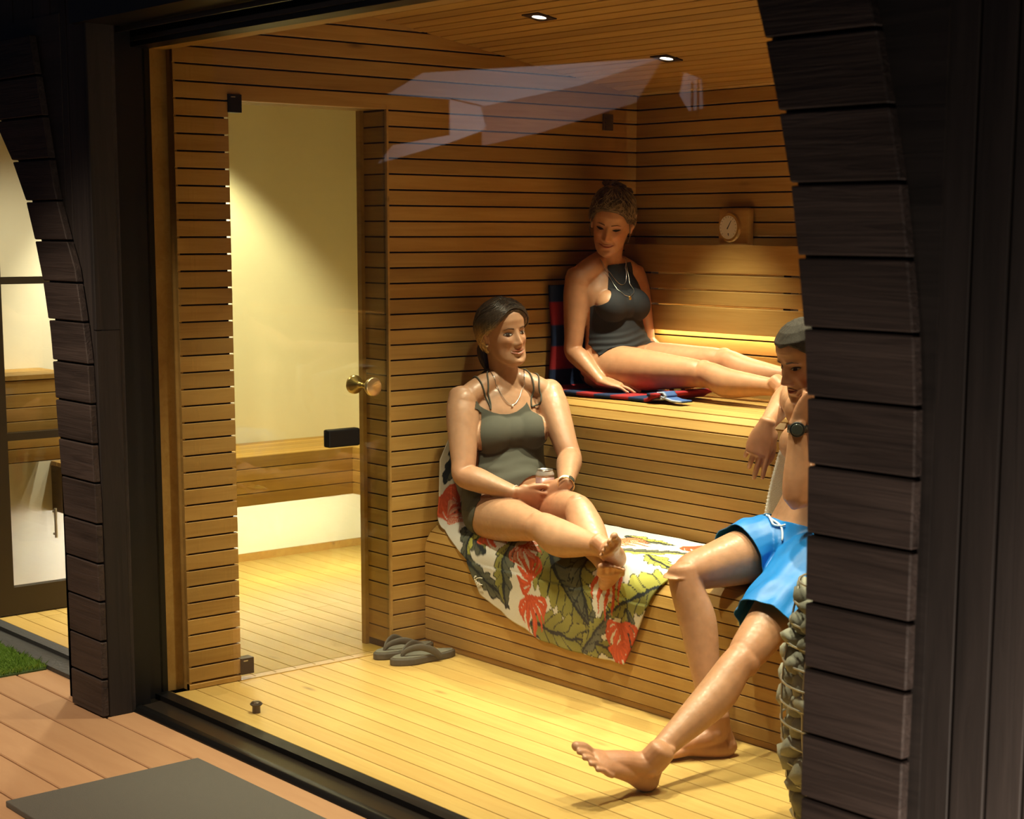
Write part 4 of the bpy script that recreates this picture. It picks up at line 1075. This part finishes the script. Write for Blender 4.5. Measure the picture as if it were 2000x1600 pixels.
    def blush(p, r, k):
        d = np.linalg.norm(X-np.array(p), axis=1); wgt = (k*np.exp(-(d/r)**2))[:, None]; Cc[:] = Cc*(1-wgt)+Cc*red*wgt
    for R_ in 'RL':
        for q in ('kn', 'el'): blush(J[q+R_], .07, .55)
        for q in ('wr', 'an'): blush(J[q+R_]+(V(cfg['hand'][R_]['D']) if q == 'wr' else V(cfg['foot'][R_]['D'])).normalized()*.10, .10, .6)
        blush(hd.w(((.045 if R_ == 'R' else -.045), .07, -.028)), .03, .6)
    blush(hd.w((0, .11, -.033)), .02, .7)
    # printed body for the eye line shading is left to the light
    set_tone(me, Cc)
    me.materials.append(MAT['skin'])
    return me, dict(X=X, u=u, s=s, f=f, axes=axes, J=J, mh=mh, U=U, F=F, S=Ss, L=L, spine=spine, hd=hd, tips=tips)
def place_person(me, info, name, label):
    o = link(name, me); tag(o, label, 'person'); return o
def nails(o, info, which='RL', r=.0052):
    for R_ in which:
        for i, (p, d, n_, T) in info['tips'][R_].items():
            b = Body(); b.ball(p-n_*.0048-d*.002, V(T)*.0046, d*.0062, n_*.0016, 10); mesh('nail', b.v, b.f, 'nail', o, True)
from mathutils.bvhtree import BVHTree
def bvh_of(me): return BVHTree.FromPolygons([v.co.copy() for v in me.vertices], [p.vertices[:] for p in me.polygons])
def on_skin(bvh, p, off):
    loc, n, i, d = bvh.find_nearest(V(p)); return loc+n*off
def strap(bvh, pts, r, off, n=26):
    P = catmull([np.array(p) for p in pts], max(2, n//(len(pts)-1))); Q = [on_skin(bvh, q, off) for q in P]
    for _ in range(4):
        for _ in range(3): Q = [Q[0]]+[(Q[i-1]+Q[i]*2+Q[i+1])/4 for i in range(1, len(Q)-1)]+[Q[-1]]
        Q = [on_skin(bvh, q, off) for q in Q]
    return Q
# ------------------------------------------------------------------ woman on the lower bench
plain('suit_olive', (.068, .067, .048), .8, bump=.25, bscale=900)
plain('suit_black', (.010, .011, .0145), .8, bump=.25, bscale=900)
plain('shorts_blue', (.010, .20, .60), .42, bump=.15, bscale=500)
plain('cord_white', (.62, .72, .80), .7)
plain('band_white', (.78, .74, .68), .4); plain('gold', (.80, .55, .22), .25, .95); plain('silver_chain', (.75, .73, .70), .25, .95)
plain('pearl', (.80, .76, .68), .2); plain('watch_black', (.012, .013, .012), .35); plain('watch_glass', (.05, .055, .045), .08)
FEM_ARM, MAN_ARM = .95, 1.12
W1 = {"head": [0.175, 0.955, 1.161], "neck": [0.169, 0.965, 0.971], "shR": [0.138, 0.79, 0.923], "shL": [0.249, 1.11, 0.935], "elR": [0.241, 0.715, 0.668], "wrR": [0.446, 0.785, 0.62], "elL": [0.433, 1.05, 0.724], "wrL": [0.581, 0.9, 0.659], "hipR": [0.24, 0.82, 0.515], "hipL": [0.285, 0.985, 0.53], "knR": [0.655, 0.705, 0.54], "anR": [0.995, 0.703, 0.513], "knL": [0.686, 0.86, 0.59], "anL": [0.968, 0.737, 0.437]}
hd1 = Head(W1['head'], (.97, -.06, .02), (-.06, -.10, 1), 1.0, smile=1.0, jaw=1.06)
cfg1 = dict(head=hd1, skin=(.44, .245, .142), arm=1.11, leg=.94, calf=1.18, slouch=.035,
    torso=[(-.24, .10, .075), (-.08, .165, .115), (.12, .168, .120, .008), (.30, .154, .114, .010), (.47, .148, .106, .008), (.64, .158, .108), (.80, .170, .094), (.92, .138, .074), (1.0, .072, .058)],
    lumps=[(.60, .070, .084, .078, .060, .068), (.60, 0, .084, .080, .053, .060), (.20, 0, .075, .115, .06, .085)],
    calfdir=dict(R=(0, .15, -1), L=(0, .15, -1)), legside=dict(R=(.1, 1, .1), L=(.15, 1, 0)),
    hand=dict(R=dict(D=(.64, .66, -.26), N=(-.55, .62, .25), curl=[(.12, .30, .2), (.2, .40, .25), (.25, .45, .3), (.3, .5, .3)], thumb=(.55, .85, .05), k=.95),
              L=dict(D=(-.62, -.42, -.62), N=(-.45, .60, -.25), curl=[(.20, .35, .2), (.25, .4, .25), (.3, .45, .3), (.3, .5, .3)], thumb=(.55, .8, .1), k=.95)),
    foot=dict(R=dict(D=(.54, -.72, .42), S=(.73, .25, -.51), M=(.27, .58, .68), k=.93, toes=.3), L=dict(D=(.67, -.57, .45), S=(.343, -.29, -.88), M=(-.646, -.763, 0), k=.93, toes=.4)))
me, I1 = build_person(W1, cfg1)
p1 = place_person(me, I1, 'person', 'woman in an olive tankini sitting on the lower bench with crossed feet holding a can')
def torso_f(I, neck_front, neck_back, width, arm_r, leg_t, k=.95, f0=.05, c=.012, ks=.22, tmax=None):
    u, s, f, ax, L = I['u'], I['s'], I['f'], I['axes'], I['L']
    nk = np.where(f > 0, neck_front(s), neck_back(s)); fn = (nk-u)*L
    fw_ = width(u)-np.abs(s); fa = np.full(len(u), 1.)
    for R_ in 'RL':
        d, t = ax['arm'+R_]; k = t > .10
        fa[k] = np.minimum(fa[k], (d[k]-arm_r))
        d, t = ax['leg'+R_]; far = (t > .24) & (d < .14); fa[far] = -.05
    fl = u*L-k*(f-f0+ks*np.abs(s))-c; fa = np.minimum(fa, fl); fa[(u < -.6) | (np.abs(f) > .32)] = -.05
    if tmax:
        for R_ in 'RL':
            d, t = ax['thigh'+R_]; near = d < .115; fa[near] = np.minimum(fa[near], (tmax-t[near])*.4)
    return np.minimum(np.minimum(fn, fw_), fa)
f1 = torso_f(I1, lambda s: .745+11*s*s, lambda s: .78+6*s*s, lambda u: np.interp(u, [.5, .66, .78, .9], [.25, .168, .112, .09]), .066, .17, k=.80, f0=.09, c=-.03, ks=.0, tmax=.20)
u, s = I1['u'], I1['s']
off = .0038+.0022*np.sin(u*60+5*s+1.5*np.sin(s*30))*np.clip(1-np.abs(u-.30)/.14, 0, 1)
g1 = clip_shell('tankini_top', me, f1, off.astype(np.float32), 'suit_olive', p1, .0035, 28)
bv1 = bvh_of(me); sp, S_, F_, U_ = I1['spine'], I1['S'], I1['F'], I1['U']
for sg, sh in ((1, V(W1['shR'])), (-1, V(W1['shL']))):
    nk = V(W1['neck'])
    for a in (.50, .74):
        top = nk*(1-a)+sh*a+U_*.085
        pts = [sp(.80)+S_*sg*.086+F_*.10, sp(.90)+S_*sg*(.086+.25*(a-.5)*.2)+F_*.09, top+F_*.03, top-F_*.04, sp(.78)+S_*sg*.07-F_*.12]
        MB().tube(strap(bv1, pts, 0, .0030, 44), .0030, 6).build('shoulder_strap', 'suit_olive', p1, True)
hd1.features(p1, open_=1.0, look=(.002, .0004), teeth=True)
hl = lambda ph: interp(abs(ph), [0, .35, .75, 1.1, 1.45, 1.8, 2.3, 3.15], [.080, .074, .052, .024, .008, -.030, -.078, -.090])
hair = hd1.hair_shell('hair', hl, lambda ph, t: interp(abs(ph), [0, .8, 1.5, 3.14], [.008, .012, .016, .020])+.004*t, 'hair_brown', p1, groove=46, swirl=2.4, seed=1)
X = npv(hair.data); loc = np.array([((V(p)-hd1.C).dot(hd1.R), (V(p)-hd1.C).dot(hd1.F), (V(p)-hd1.C).dot(hd1.U)) for p in X])
k = np.clip((.055-loc[:, 2])/.065, 0, 1)*np.clip((loc[:, 1]+.085)/.03, 0, 1); k = (k**1.2)[:, None]
strand = (.85+.3*np.sin(loc[:, 1]*420+loc[:, 2]*160))[:, None]
set_tone(hair.data, (np.array([.050, .034, .022])*(1-k)+np.array([.62, .40, .14])*k)*strand)
th1 = lambda ph, z: interp(abs(ph), [0, .8, 1.5, 3.14], [.009, .013, .0175, .021])+.003
def tone1(h, p, sh):
    q = V(p)-h.C; x, y, z = q.dot(h.R), q.dot(h.F), q.dot(h.U); k = max(0, min(1, (.055-z)/.065))**1.2*max(0, min(1, (y+.085)/.03))
    return [sh*(a*(1-k)+b*k) for a, b in zip((.050, .034, .022), (.62, .40, .14))]
def path1(rs, n):
    sg = 1 if rs.random() < .7 else -1; ph0 = rs.uniform(-.45, 1.25)*sg; z0 = hl(ph0)+rs.uniform(0, .01) if rs.random() < .65 else rs.uniform(.075, .110); e = 1.9+rs.uniform(0, 1.1); ze = rs.uniform(-.06, .0)
    return [(ph0+(sg*e-ph0)*(k/(n-1)), max(hl(ph0+(sg*e-ph0)*(k/(n-1)))+.004, z0+(ze-z0)*(k/(n-1))**1.3+.012*math.sin(math.pi*k/(n-1)))) for k in range(n)]
hd1.strands('hair_strands', path1, 420, th1, 'hair_brown', p1, .0013, 3, tone=tone1)
B = Body(); B.loft([hd1.w(q) for q in ((0, -.098, -.030), (.004, -.118, -.060), (.008, -.112, -.105), (.008, -.098, -.150))], hd1.R, [.030, .036, .030, .010], [.020, .026, .022, .008], n=16, k=6)
pt = mesh('ponytail', B.v, B.f, 'hair_brown', p1, True); set_tone(pt.data, np.tile([.065, .042, .022], (len(B.v), 1)))
for sg in (1, -1):
    B = Body(); c = hd1.w((sg*.082, .002, -.034)); B.ball(c, (.0052, 0, 0), (0, .0052, 0), (0, 0, .0052), 14); mesh('earring', B.v, B.f, 'pearl', p1, True)
def necklace(bv, I, drop, name, parent, half=.060, r=.0011, mat='silver_chain', pend=None, off=.0035, tdrop=.94):
    sp, S_, F_, U_ = I['spine'], I['S'], I['F'], I['U']; L = I['L']
    pts = []
    for i in range(25):
        a = math.pi*(i/24); x = math.cos(a)*half; d = math.sin(a)
        pts.append(sp(1.0)+S_*x+F_*(.02+.10*d)+U_*(.03-(drop+.03)*d**1.3))
    P = [on_skin(bv, p, off) for p in pts]
    n_ = MB().tube(P, r, 6).build(name, mat, parent, True)
    if pend:
        B = Body(); c = P[12]-U_*pend[1]*.8+F_*.002; B.ball(c, S_*pend[0], F_*.0018, U_*pend[1], 12); mesh('pendant', B.v, B.f, pend[2], n_, True)
necklace(bv1, I1, .075, 'necklace', p1, pend=(.0045, .0045, 'pearl'))
def wristband(name, W, D, T, ra, rb, width, mat, parent, shift=0.012, thick=.002):
    W, D = V(W), V(D).normalized(); T = V(T); T = (T-D*T.dot(D)).normalized(); Q = D.cross(T); c = W-D*shift
    v, f = [], []; n = 28
    for (dd, rr) in ((-width/2, 0), (width/2, 0), (width/2, thick), (-width/2, thick)):
        for j in range(n):
            a = 2*math.pi*j/n; v.append(c+D*dd+T*((ra+rr)*math.cos(a))+Q*((rb+rr)*math.sin(a)))
    for k_ in range(4):
        for j in range(n): f.append((k_*n+j, k_*n+(j+1) % n, ((k_+1) % 4)*n+(j+1) % n, ((k_+1) % 4)*n+j))
    return mesh(name, v, f, mat, parent, True), c, T, Q
d1 = V(W1['wrL'])-V(W1['elL']); tL = V(cfg1['hand']['L']['D']).cross(V(cfg1['hand']['L']['N']))
wb1, c, T, Q = wristband('watch_band', W1['wrL'], d1, tL, .0285, .0245, .013, 'band_white', p1, .004)
wc = Body(); wc.ball(c+Q*.026, T*.014, d1.normalized()*.015, Q*.005, 14); mesh('watch_face', wc.v, wc.f, 'watch_glass', wb1, True)
wc = Body(); wc.ball(c-Q*.026, T*.014, d1.normalized()*.015, Q*.005, 14); mesh('watch_case', wc.v, wc.f, 'watch_glass', wb1, True)
wristband('bracelet', W1['wrL'], d1, tL, .030, .026, .003, 'gold', p1, -.010)
d1r = V(W1['wrR'])-V(W1['elR']); wristband('bracelet', W1['wrR'], d1r, (0, 0, 1), .0265, .024, .0025, 'pearl', p1, .006)
nails(p1, I1, 'RL')
# the can
CAN = V((.466, .902, .640))
ca_ = empty('drink_can', CAN-V((0, 0, .055)), 'open pink and silver drink can held by the woman on the lower bench', 'can')
plain('can_print', (.36, .20, .19), .35, .3); plain('can_print_light', (.58, .52, .47), .3, .4)
v, f = lathe([(.024, 0), (.0300, .006), (.0330, .012), (.0330, .086)], 32); MB().add(v, f).build('can_body', 'can_print', ca_, True)
v, f = lathe([(.0330, .086), (.0330, .096), (.0275, .107), (.0270, .109)], 32); MB().add(v, f).build('can_shoulder', 'can_print_light', ca_, True)
v, f = lathe([(.0270, .109), (.0280, .1105), (.0275, .1125), (.0258, .1125), (.0248, .1075), (.0005, .1070)], 32); MB().add(v, f).build('can_lid', 'steel', ca_, True)
B = Body(); B.ball((.010, -.004, .1078), (.0085, 0, 0), (0, .0065, 0), (0, 0, .0008), 16); mesh('can_opening', B.v, B.f, 'ink', ca_, True)
MB().tube([(-.006+.0085*math.cos(2*math.pi*i/18), .0055*math.sin(2*math.pi*i/18), .1095) for i in range(18)], .0014, 6, closed=True).build('pull_tab', 'steel', ca_, True)
# ------------------------------------------------------------------ woman on the upper bench
W2 = {"head": [0.176, 1.49, 1.56], "neck": [0.132, 1.515, 1.386], "shR": [0.102, 1.380, 1.349], "shL": [0.12, 1.670, 1.354], "elR": [0.100, 1.365, 1.075], "wrR": [0.255, 1.370, 0.968], "elL": [0.157, 1.705, 1.10], "wrL": [0.30, 1.71, 0.965], "hipR": [0.16, 1.46, 1.010], "hipL": [0.17, 1.63, 1.010], "knR": [0.630, 1.53, 1.012], "anR": [1.01, 1.53, 0.985], "knL": [0.588, 1.68, 1.048], "anL": [0.94, 1.70, 1.003]}
hd2 = Head(W2['head'], (.55, -.80, -.36), (.10, .115, 1), .98, smile=1.0)
cfg2 = dict(head=hd2, skin=(.50, .26, .140), arm=.93, leg=.93, slouch=.02,
    torso=[(-.24, .10, .075), (-.06, .155, .110), (.12, .152, .108, .012), (.30, .130, .100, .012), (.47, .124, .096, .01), (.64, .134, .098), (.80, .140, .085), (.92, .108, .066), (1.0, .066, .055)],
    lumps=[(.62, .055, .080, .066, .058, .062), (.62, 0, .080, .066, .050, .054), (.2, 0, .06, .10, .05, .08)], neck=[.060, .050, .049, .052], neckb=[.056, .05, .05, .056],
    calfdir=dict(R=(0, 0, -1), L=(0, 0, -1)), legside=dict(R=(0, 1, 0), L=(0, 1, 0)),
    hand=dict(R=dict(D=(.82, .46, -.16), N=(-.15, .1, -1), curl=[(.06, .16, .10), (.06, .18, .10), (.08, .2, .1), (.1, .22, .1)], thumb=(.6, .75, .2), k=.93, spread=.16),
              L=dict(D=(.9, -.1, -.3), N=(-.2, 0, -1), curl=[(.05, .2, .1)]*4, k=.93)),
    foot=dict(R=dict(D=(.55, -.10, .80), S=(.80, 0, -.55), M=(0, 1, 0), k=.93), L=dict(D=(.55, .1, .80), S=(.80, 0, -.55), M=(0, -1, 0), k=.93)))
me, I2 = build_person(W2, cfg2)
p2 = place_person(me, I2, 'person', 'woman in a black halter swimsuit reclining on the upper bench and looking down')
f2 = torso_f(I2, lambda s: 1.04+0*s, lambda s: .80+8*s*s+0*s, lambda u: np.interp(u, [.50, .62, .68, .80, .95, 1.06], [.25, .160, .118, .085, .066, .060]), .060, .16)
u, s = I2['u'], I2['s']
off = .0042+.0030*np.sin(u*95+7*s+1.6*np.sin(s*25))*np.clip(1-np.abs(u-.22)/.20, 0, 1)
clip_shell('swimsuit', me, f2, off.astype(np.float32), 'suit_black', p2, .0035, 8)
hd2.features(p2, brow='brow_brown', open_=.3, teeth=False)
hl = lambda ph: interp(abs(ph), [0, .45, .8, 1.1, 1.4, 1.8, 2.3, 3.15], [.074, .070, .055, .022, .014, -.010, -.05, -.07])
def th2(ph, t):
    return interp(abs(ph), [0, .8, 1.5, 3.14], [.012, .012, .012, .022])+.026*max(0, t-.25)+.007*mnoise.noise(Vector((ph*2.5, t*7, 3)))*min(1, t*4)
hd2.hair_shell('hair', hl, th2, 'hair_blond', p2, groove=26, amp=.0016, swirl=2.0, seed=6)
hair_mat('hair_light', (.16, .11, .050), (.36, .26, .13), (9, 9, 9))
def path2(rs, n):
    ph0 = rs.uniform(-2.0, 2.0); z0 = hl(ph0)+.002; a = rs.uniform(-.5, .5); zt = rs.uniform(.07, .11)
    return [(ph0+a*(k/(n-1))+.10*math.sin(k*.8+a*9), z0+(zt-z0)*(k/(n-1))) for k in range(n)]
hd2.strands('hair_strands', path2, 200, lambda ph, z: .016+.022*max(0, (z-.06)/.05), 'hair_blond', p2, .0015, 8)
hd2.strands('hair_strands', path2, 90, lambda ph, z: .017+.023*max(0, (z-.06)/.05), 'hair_light', p2, .0014, 9)
B = Body(); rs = random.Random(5)
for i in range(9):
    a = rs.uniform(0, 6.28); q = V((.030*math.cos(a), -.035+.030*math.sin(a), .125+rs.uniform(-.006, .012)))
    B.loft([hd2.w(q), hd2.w(q+V((rs.uniform(-.03, .03), rs.uniform(-.03, .02), rs.uniform(-.004, .018)))), hd2.w(q+V((rs.uniform(-.045, .045), rs.uniform(-.045, .02), rs.uniform(-.022, .006))))], hd2.R, [.016, .014, .005], [.010, .009, .004], n=12, k=5)
bun = mesh('hair_bun', B.v, B.f, 'hair_blond', p2, True)
for sg in (1, -1):
    ws = MB(); ws.tube([hd2.w(q) for q in ((sg*.072, .028, .030), (sg*.078, .030, .0), (sg*.080, .026, -.03), (sg*.074, .022, -.06))], [.0022, .002, .0016, .0008], 6); ws.build('loose_strand', 'hair_blond', p2, True)
bv2 = bvh_of(me)
necklace(bv2, I2, .052, 'necklace', p2, half=.058, off=.0065); necklace(bv2, I2, .105, 'necklace', p2, half=.060, off=.0068, pend=(.0075, .0095, 'gold'))
nails(p2, I2, 'R')
# ------------------------------------------------------------------ man at the right
M_ = {"head": [1.647, 0.9, 1.159], "neck": [1.62, 1.05, 1.03], "shR": [1.46, 1.1, 0.99], "shL": [1.79, 1.0, 1.0], "elR": [1.24, 1.30, 1.0], "wrR": [1.326, 1.09, 0.918], "elL": [1.703, 0.8, 0.758], "wrL": [1.699, 0.8, 0.98], "hipR": [1.5, 0.97, 0.565], "hipL": [1.68, 0.95, 0.565], "knR": [1.475, 0.57, 0.523], "anR": [1.617, 0.56, 0.076], "knL": [1.729, 0.55, 0.317], "anL": [1.729, 0.18, 0.086]}
hd3 = Head(M_['head'], (-.22, -.90, -.36), (.05, .05, 1), 1.04, smile=0, nose=1.18, jaw=1.12, female=False)
cfg3 = dict(head=hd3, skin=(.45, .235, .128), arm=1.02, leg=1.0, slouch=.05,
    torso=[(-.2, .11, .08), (-.02, .160, .108), (.15, .152, .102), (.35, .144, .102), (.58, .162, .112), (.78, .168, .10), (.92, .12, .075), (1.0, .078, .065)],
    lumps=[(.68, .080, .075, .078, .045, .060)], neck=[.075, .066, .062, .062], neckb=[.07, .066, .064, .068],
    calfdir=dict(R=(.1, 1, 0), L=(0, .55, -.85)), legside=dict(R=(1, .1, 0), L=(1, 0, 0)),
    hand=dict(R=dict(D=(-.18, -.22, -.96), N=(-.60, .70, -.1), curl=[(.08, .16, .1), (.16, .30, .2), (.30, .5, .3), (.45, .6, .3)], thumb=(.35, .9, .25), k=1.12),
              L=dict(D=(.36, .40, .84), N=(-.80, .35, .2), curl=[(.9, 1.2, .7)]*4, thumb=(.5, .7, .5), k=1.0)),
    foot=dict(R=dict(D=(-.50, -.86, 0), S=(0, 0, -1), M=(.86, -.5, 0), k=1.04, toes=.05), L=dict(D=(-.06, -.88, .47), S=(-.47, -.38, -.79), M=(-.88, .155, .45), k=1.08, toes=.22)))
me, I3 = build_person(M_, cfg3)
p3 = place_person(me, I3, 'person', 'man in blue swim shorts sitting by the pillar with one leg stretched out')
hd3.features(p3, brow='brow_grey', open_=.75, look=(0, -.001), lips='lip_rose')
hl = lambda ph: interp(abs(ph), [0, .45, .8, 1.1, 1.45, 1.75, 2.3, 3.15], [.064, .072, .058, .036, .002, -.03, -.055, -.070])
hd3.hair_shell('hair', hl, lambda ph, t: .0050+.003*t, 'hair_cropped', p3, groove=20, amp=.0004, seed=2)
# swim shorts
B = Body(); J = {k_: V(q) for k_, q in M_.items()}; sp, S_, F_, U_ = I3['spine'], I3['S'], I3['F'], I3['U']; sh = (J['hipR']-J['hipL']).normalized()
B.loft([sp(t) for t in (-.22, -.05, .10, .24)], sh, [.13, .182, .176, .160], [.10, .130, .124, .115], n=28, k=5)
for R_, te in (('R', .60), ('L', .80)):
    h, kn = J['hip'+R_], J['kn'+R_]; d = kn-h
    B.loft([h-d*.1, h+d*.15, h+d*.4, h+d*te], (1, 0, 0), [.095, .112, .108, .108], [.10, .112, .106, .104], n=24, k=5)
sm = B.remesh('shorts_form', .0045, 6)
X, Nn = npv(sm), npn(sm); rel = X-np.array(I3['mh']); uu = rel@np.array(I3['U'])/I3['L']
dR, tR = seg_dist(X, [J['hipR'], J['knR']]); dL, tL_ = seg_dist(X, [J['hipL'], J['knL']])
t = np.where(dR < dL, tR/.46, tL_/.70); f3 = np.minimum((.175-uu)*.48, (1-t)*.2)
wr_ = .0035*np.sin(55*X[:, 0]+40*X[:, 2]+6*np.sin(14*X[:, 1]))*np.clip(t*1.2, .2, 1)+.0025*np.sin(90*X[:, 2]-50*X[:, 1]+4*np.sin(20*X[:, 0]))
so = clip_shell('swim_shorts', sm, f3, wr_.astype(np.float32), 'shorts_blue', p3, .003)
bpy.data.meshes.remove(sm)
bvS = BVHTree.FromPolygons([v.co.copy() for v in so.data.vertices], [p.vertices[:] for p in so.data.polygons])
wl_ = sp(.165)
MB().tube(strap(bvS, [wl_+S_*.075+F_*.12-U_*.07, wl_+S_*.05+F_*.13-U_*.02, wl_+S_*.01+F_*.14+U_*.0, wl_-S_*.03+F_*.14-U_*.012, wl_-S_*.05+F_*.13-U_*.06], 0, .004), .0035, 8).build('drawstring', 'cord_white', so, True)
MB().tube(strap(bvS, [wl_+S_*.055+F_*.13-U_*.012, wl_+S_*.015+F_*.14-U_*.022, wl_-S_*.035+F_*.14-U_*.004], 0, .006), .0035, 8).build('drawstring', 'cord_white', so, True)
d3 = J['wrL']-J['elL']
wb3, c, T, Q = wristband('watch_strap', M_['wrL'], d3, (1, 0, 0), .0285, .0255, .022, 'watch_black', p3, .018, .003)
fd = (T*.62-Q*.78).normalized(); B = Body(); B.loft([c+fd*.026, c+fd*.037], fd.cross(d3.normalized()), [.023, .022], [.023, .022], n=28, k=3, cap0=.05, cap1=.05); mesh('watch_case', B.v, B.f, 'watch_black', wb3, True)
B = Body(); B.loft([c+fd*.037, c+fd*.0395], fd.cross(d3.normalized()), [.0175, .0165], [.0175, .0165], n=24, k=2, cap0=.05, cap1=.05); mesh('watch_face', B.v, B.f, 'watch_glass', wb3, True)
nails(p3, I3, 'R')
# ------------------------------------------------------------------ pair of flip-flops
def flipflop(loc, rz, label):
    e = empty('flip_flop', loc, label, 'sandal', 'flip-flops on the sauna floor', rz)
    n = 40; out = []
    for i in range(n):
        a = 2*math.pi*i/n; y = math.cos(a)*.135; t = (y+.135)/.27
        w_ = interp(t, [0, .1, .3, .5, .72, .9, 1], [.026, .036, .037, .038, .050, .046, .034])
        out.append((math.copysign(abs(math.sin(a))**.8, math.sin(a))*w_, y))
    sl = MB().prism(out, 0, 'z', .026).build('sole', 'sandal_foam', e); bv = sl.modifiers.new('b', 'BEVEL'); bv.width = .006; bv.segments = 3; bv.limit_method = 'ANGLE'
    MB().prism([(x*.88, y*.93) for x, y in out], .0255, 'z', .0285).build('footbed', 'sandal_bed', e)
    for sg in (1, -1):
        B = Body(); B.loft([(0, .088, .030), (sg*.010, .072, .050), (sg*.030, .030, .060), (sg*.044, -.015, .044), (sg*.046, -.045, .018)], (0, 0, 1), [.006, .010, .013, .013, .011], [.006, .005, .0045, .0045, .005], n=12, k=6)
        mesh('strap', B.v, B.f, 'sandal_foam', e, True)
    MB().tube([(0, .088, .026), (0, .088, .040)], .005, 8).build('toe_post', 'sandal_foam', e)
    return e
flipflop((.062, .575, 0), R(181), 'dark grey flip-flop nearer the door jamb')
flipflop((.182, .572, 0), R(174), 'dark grey flip-flop on the right of the pair')
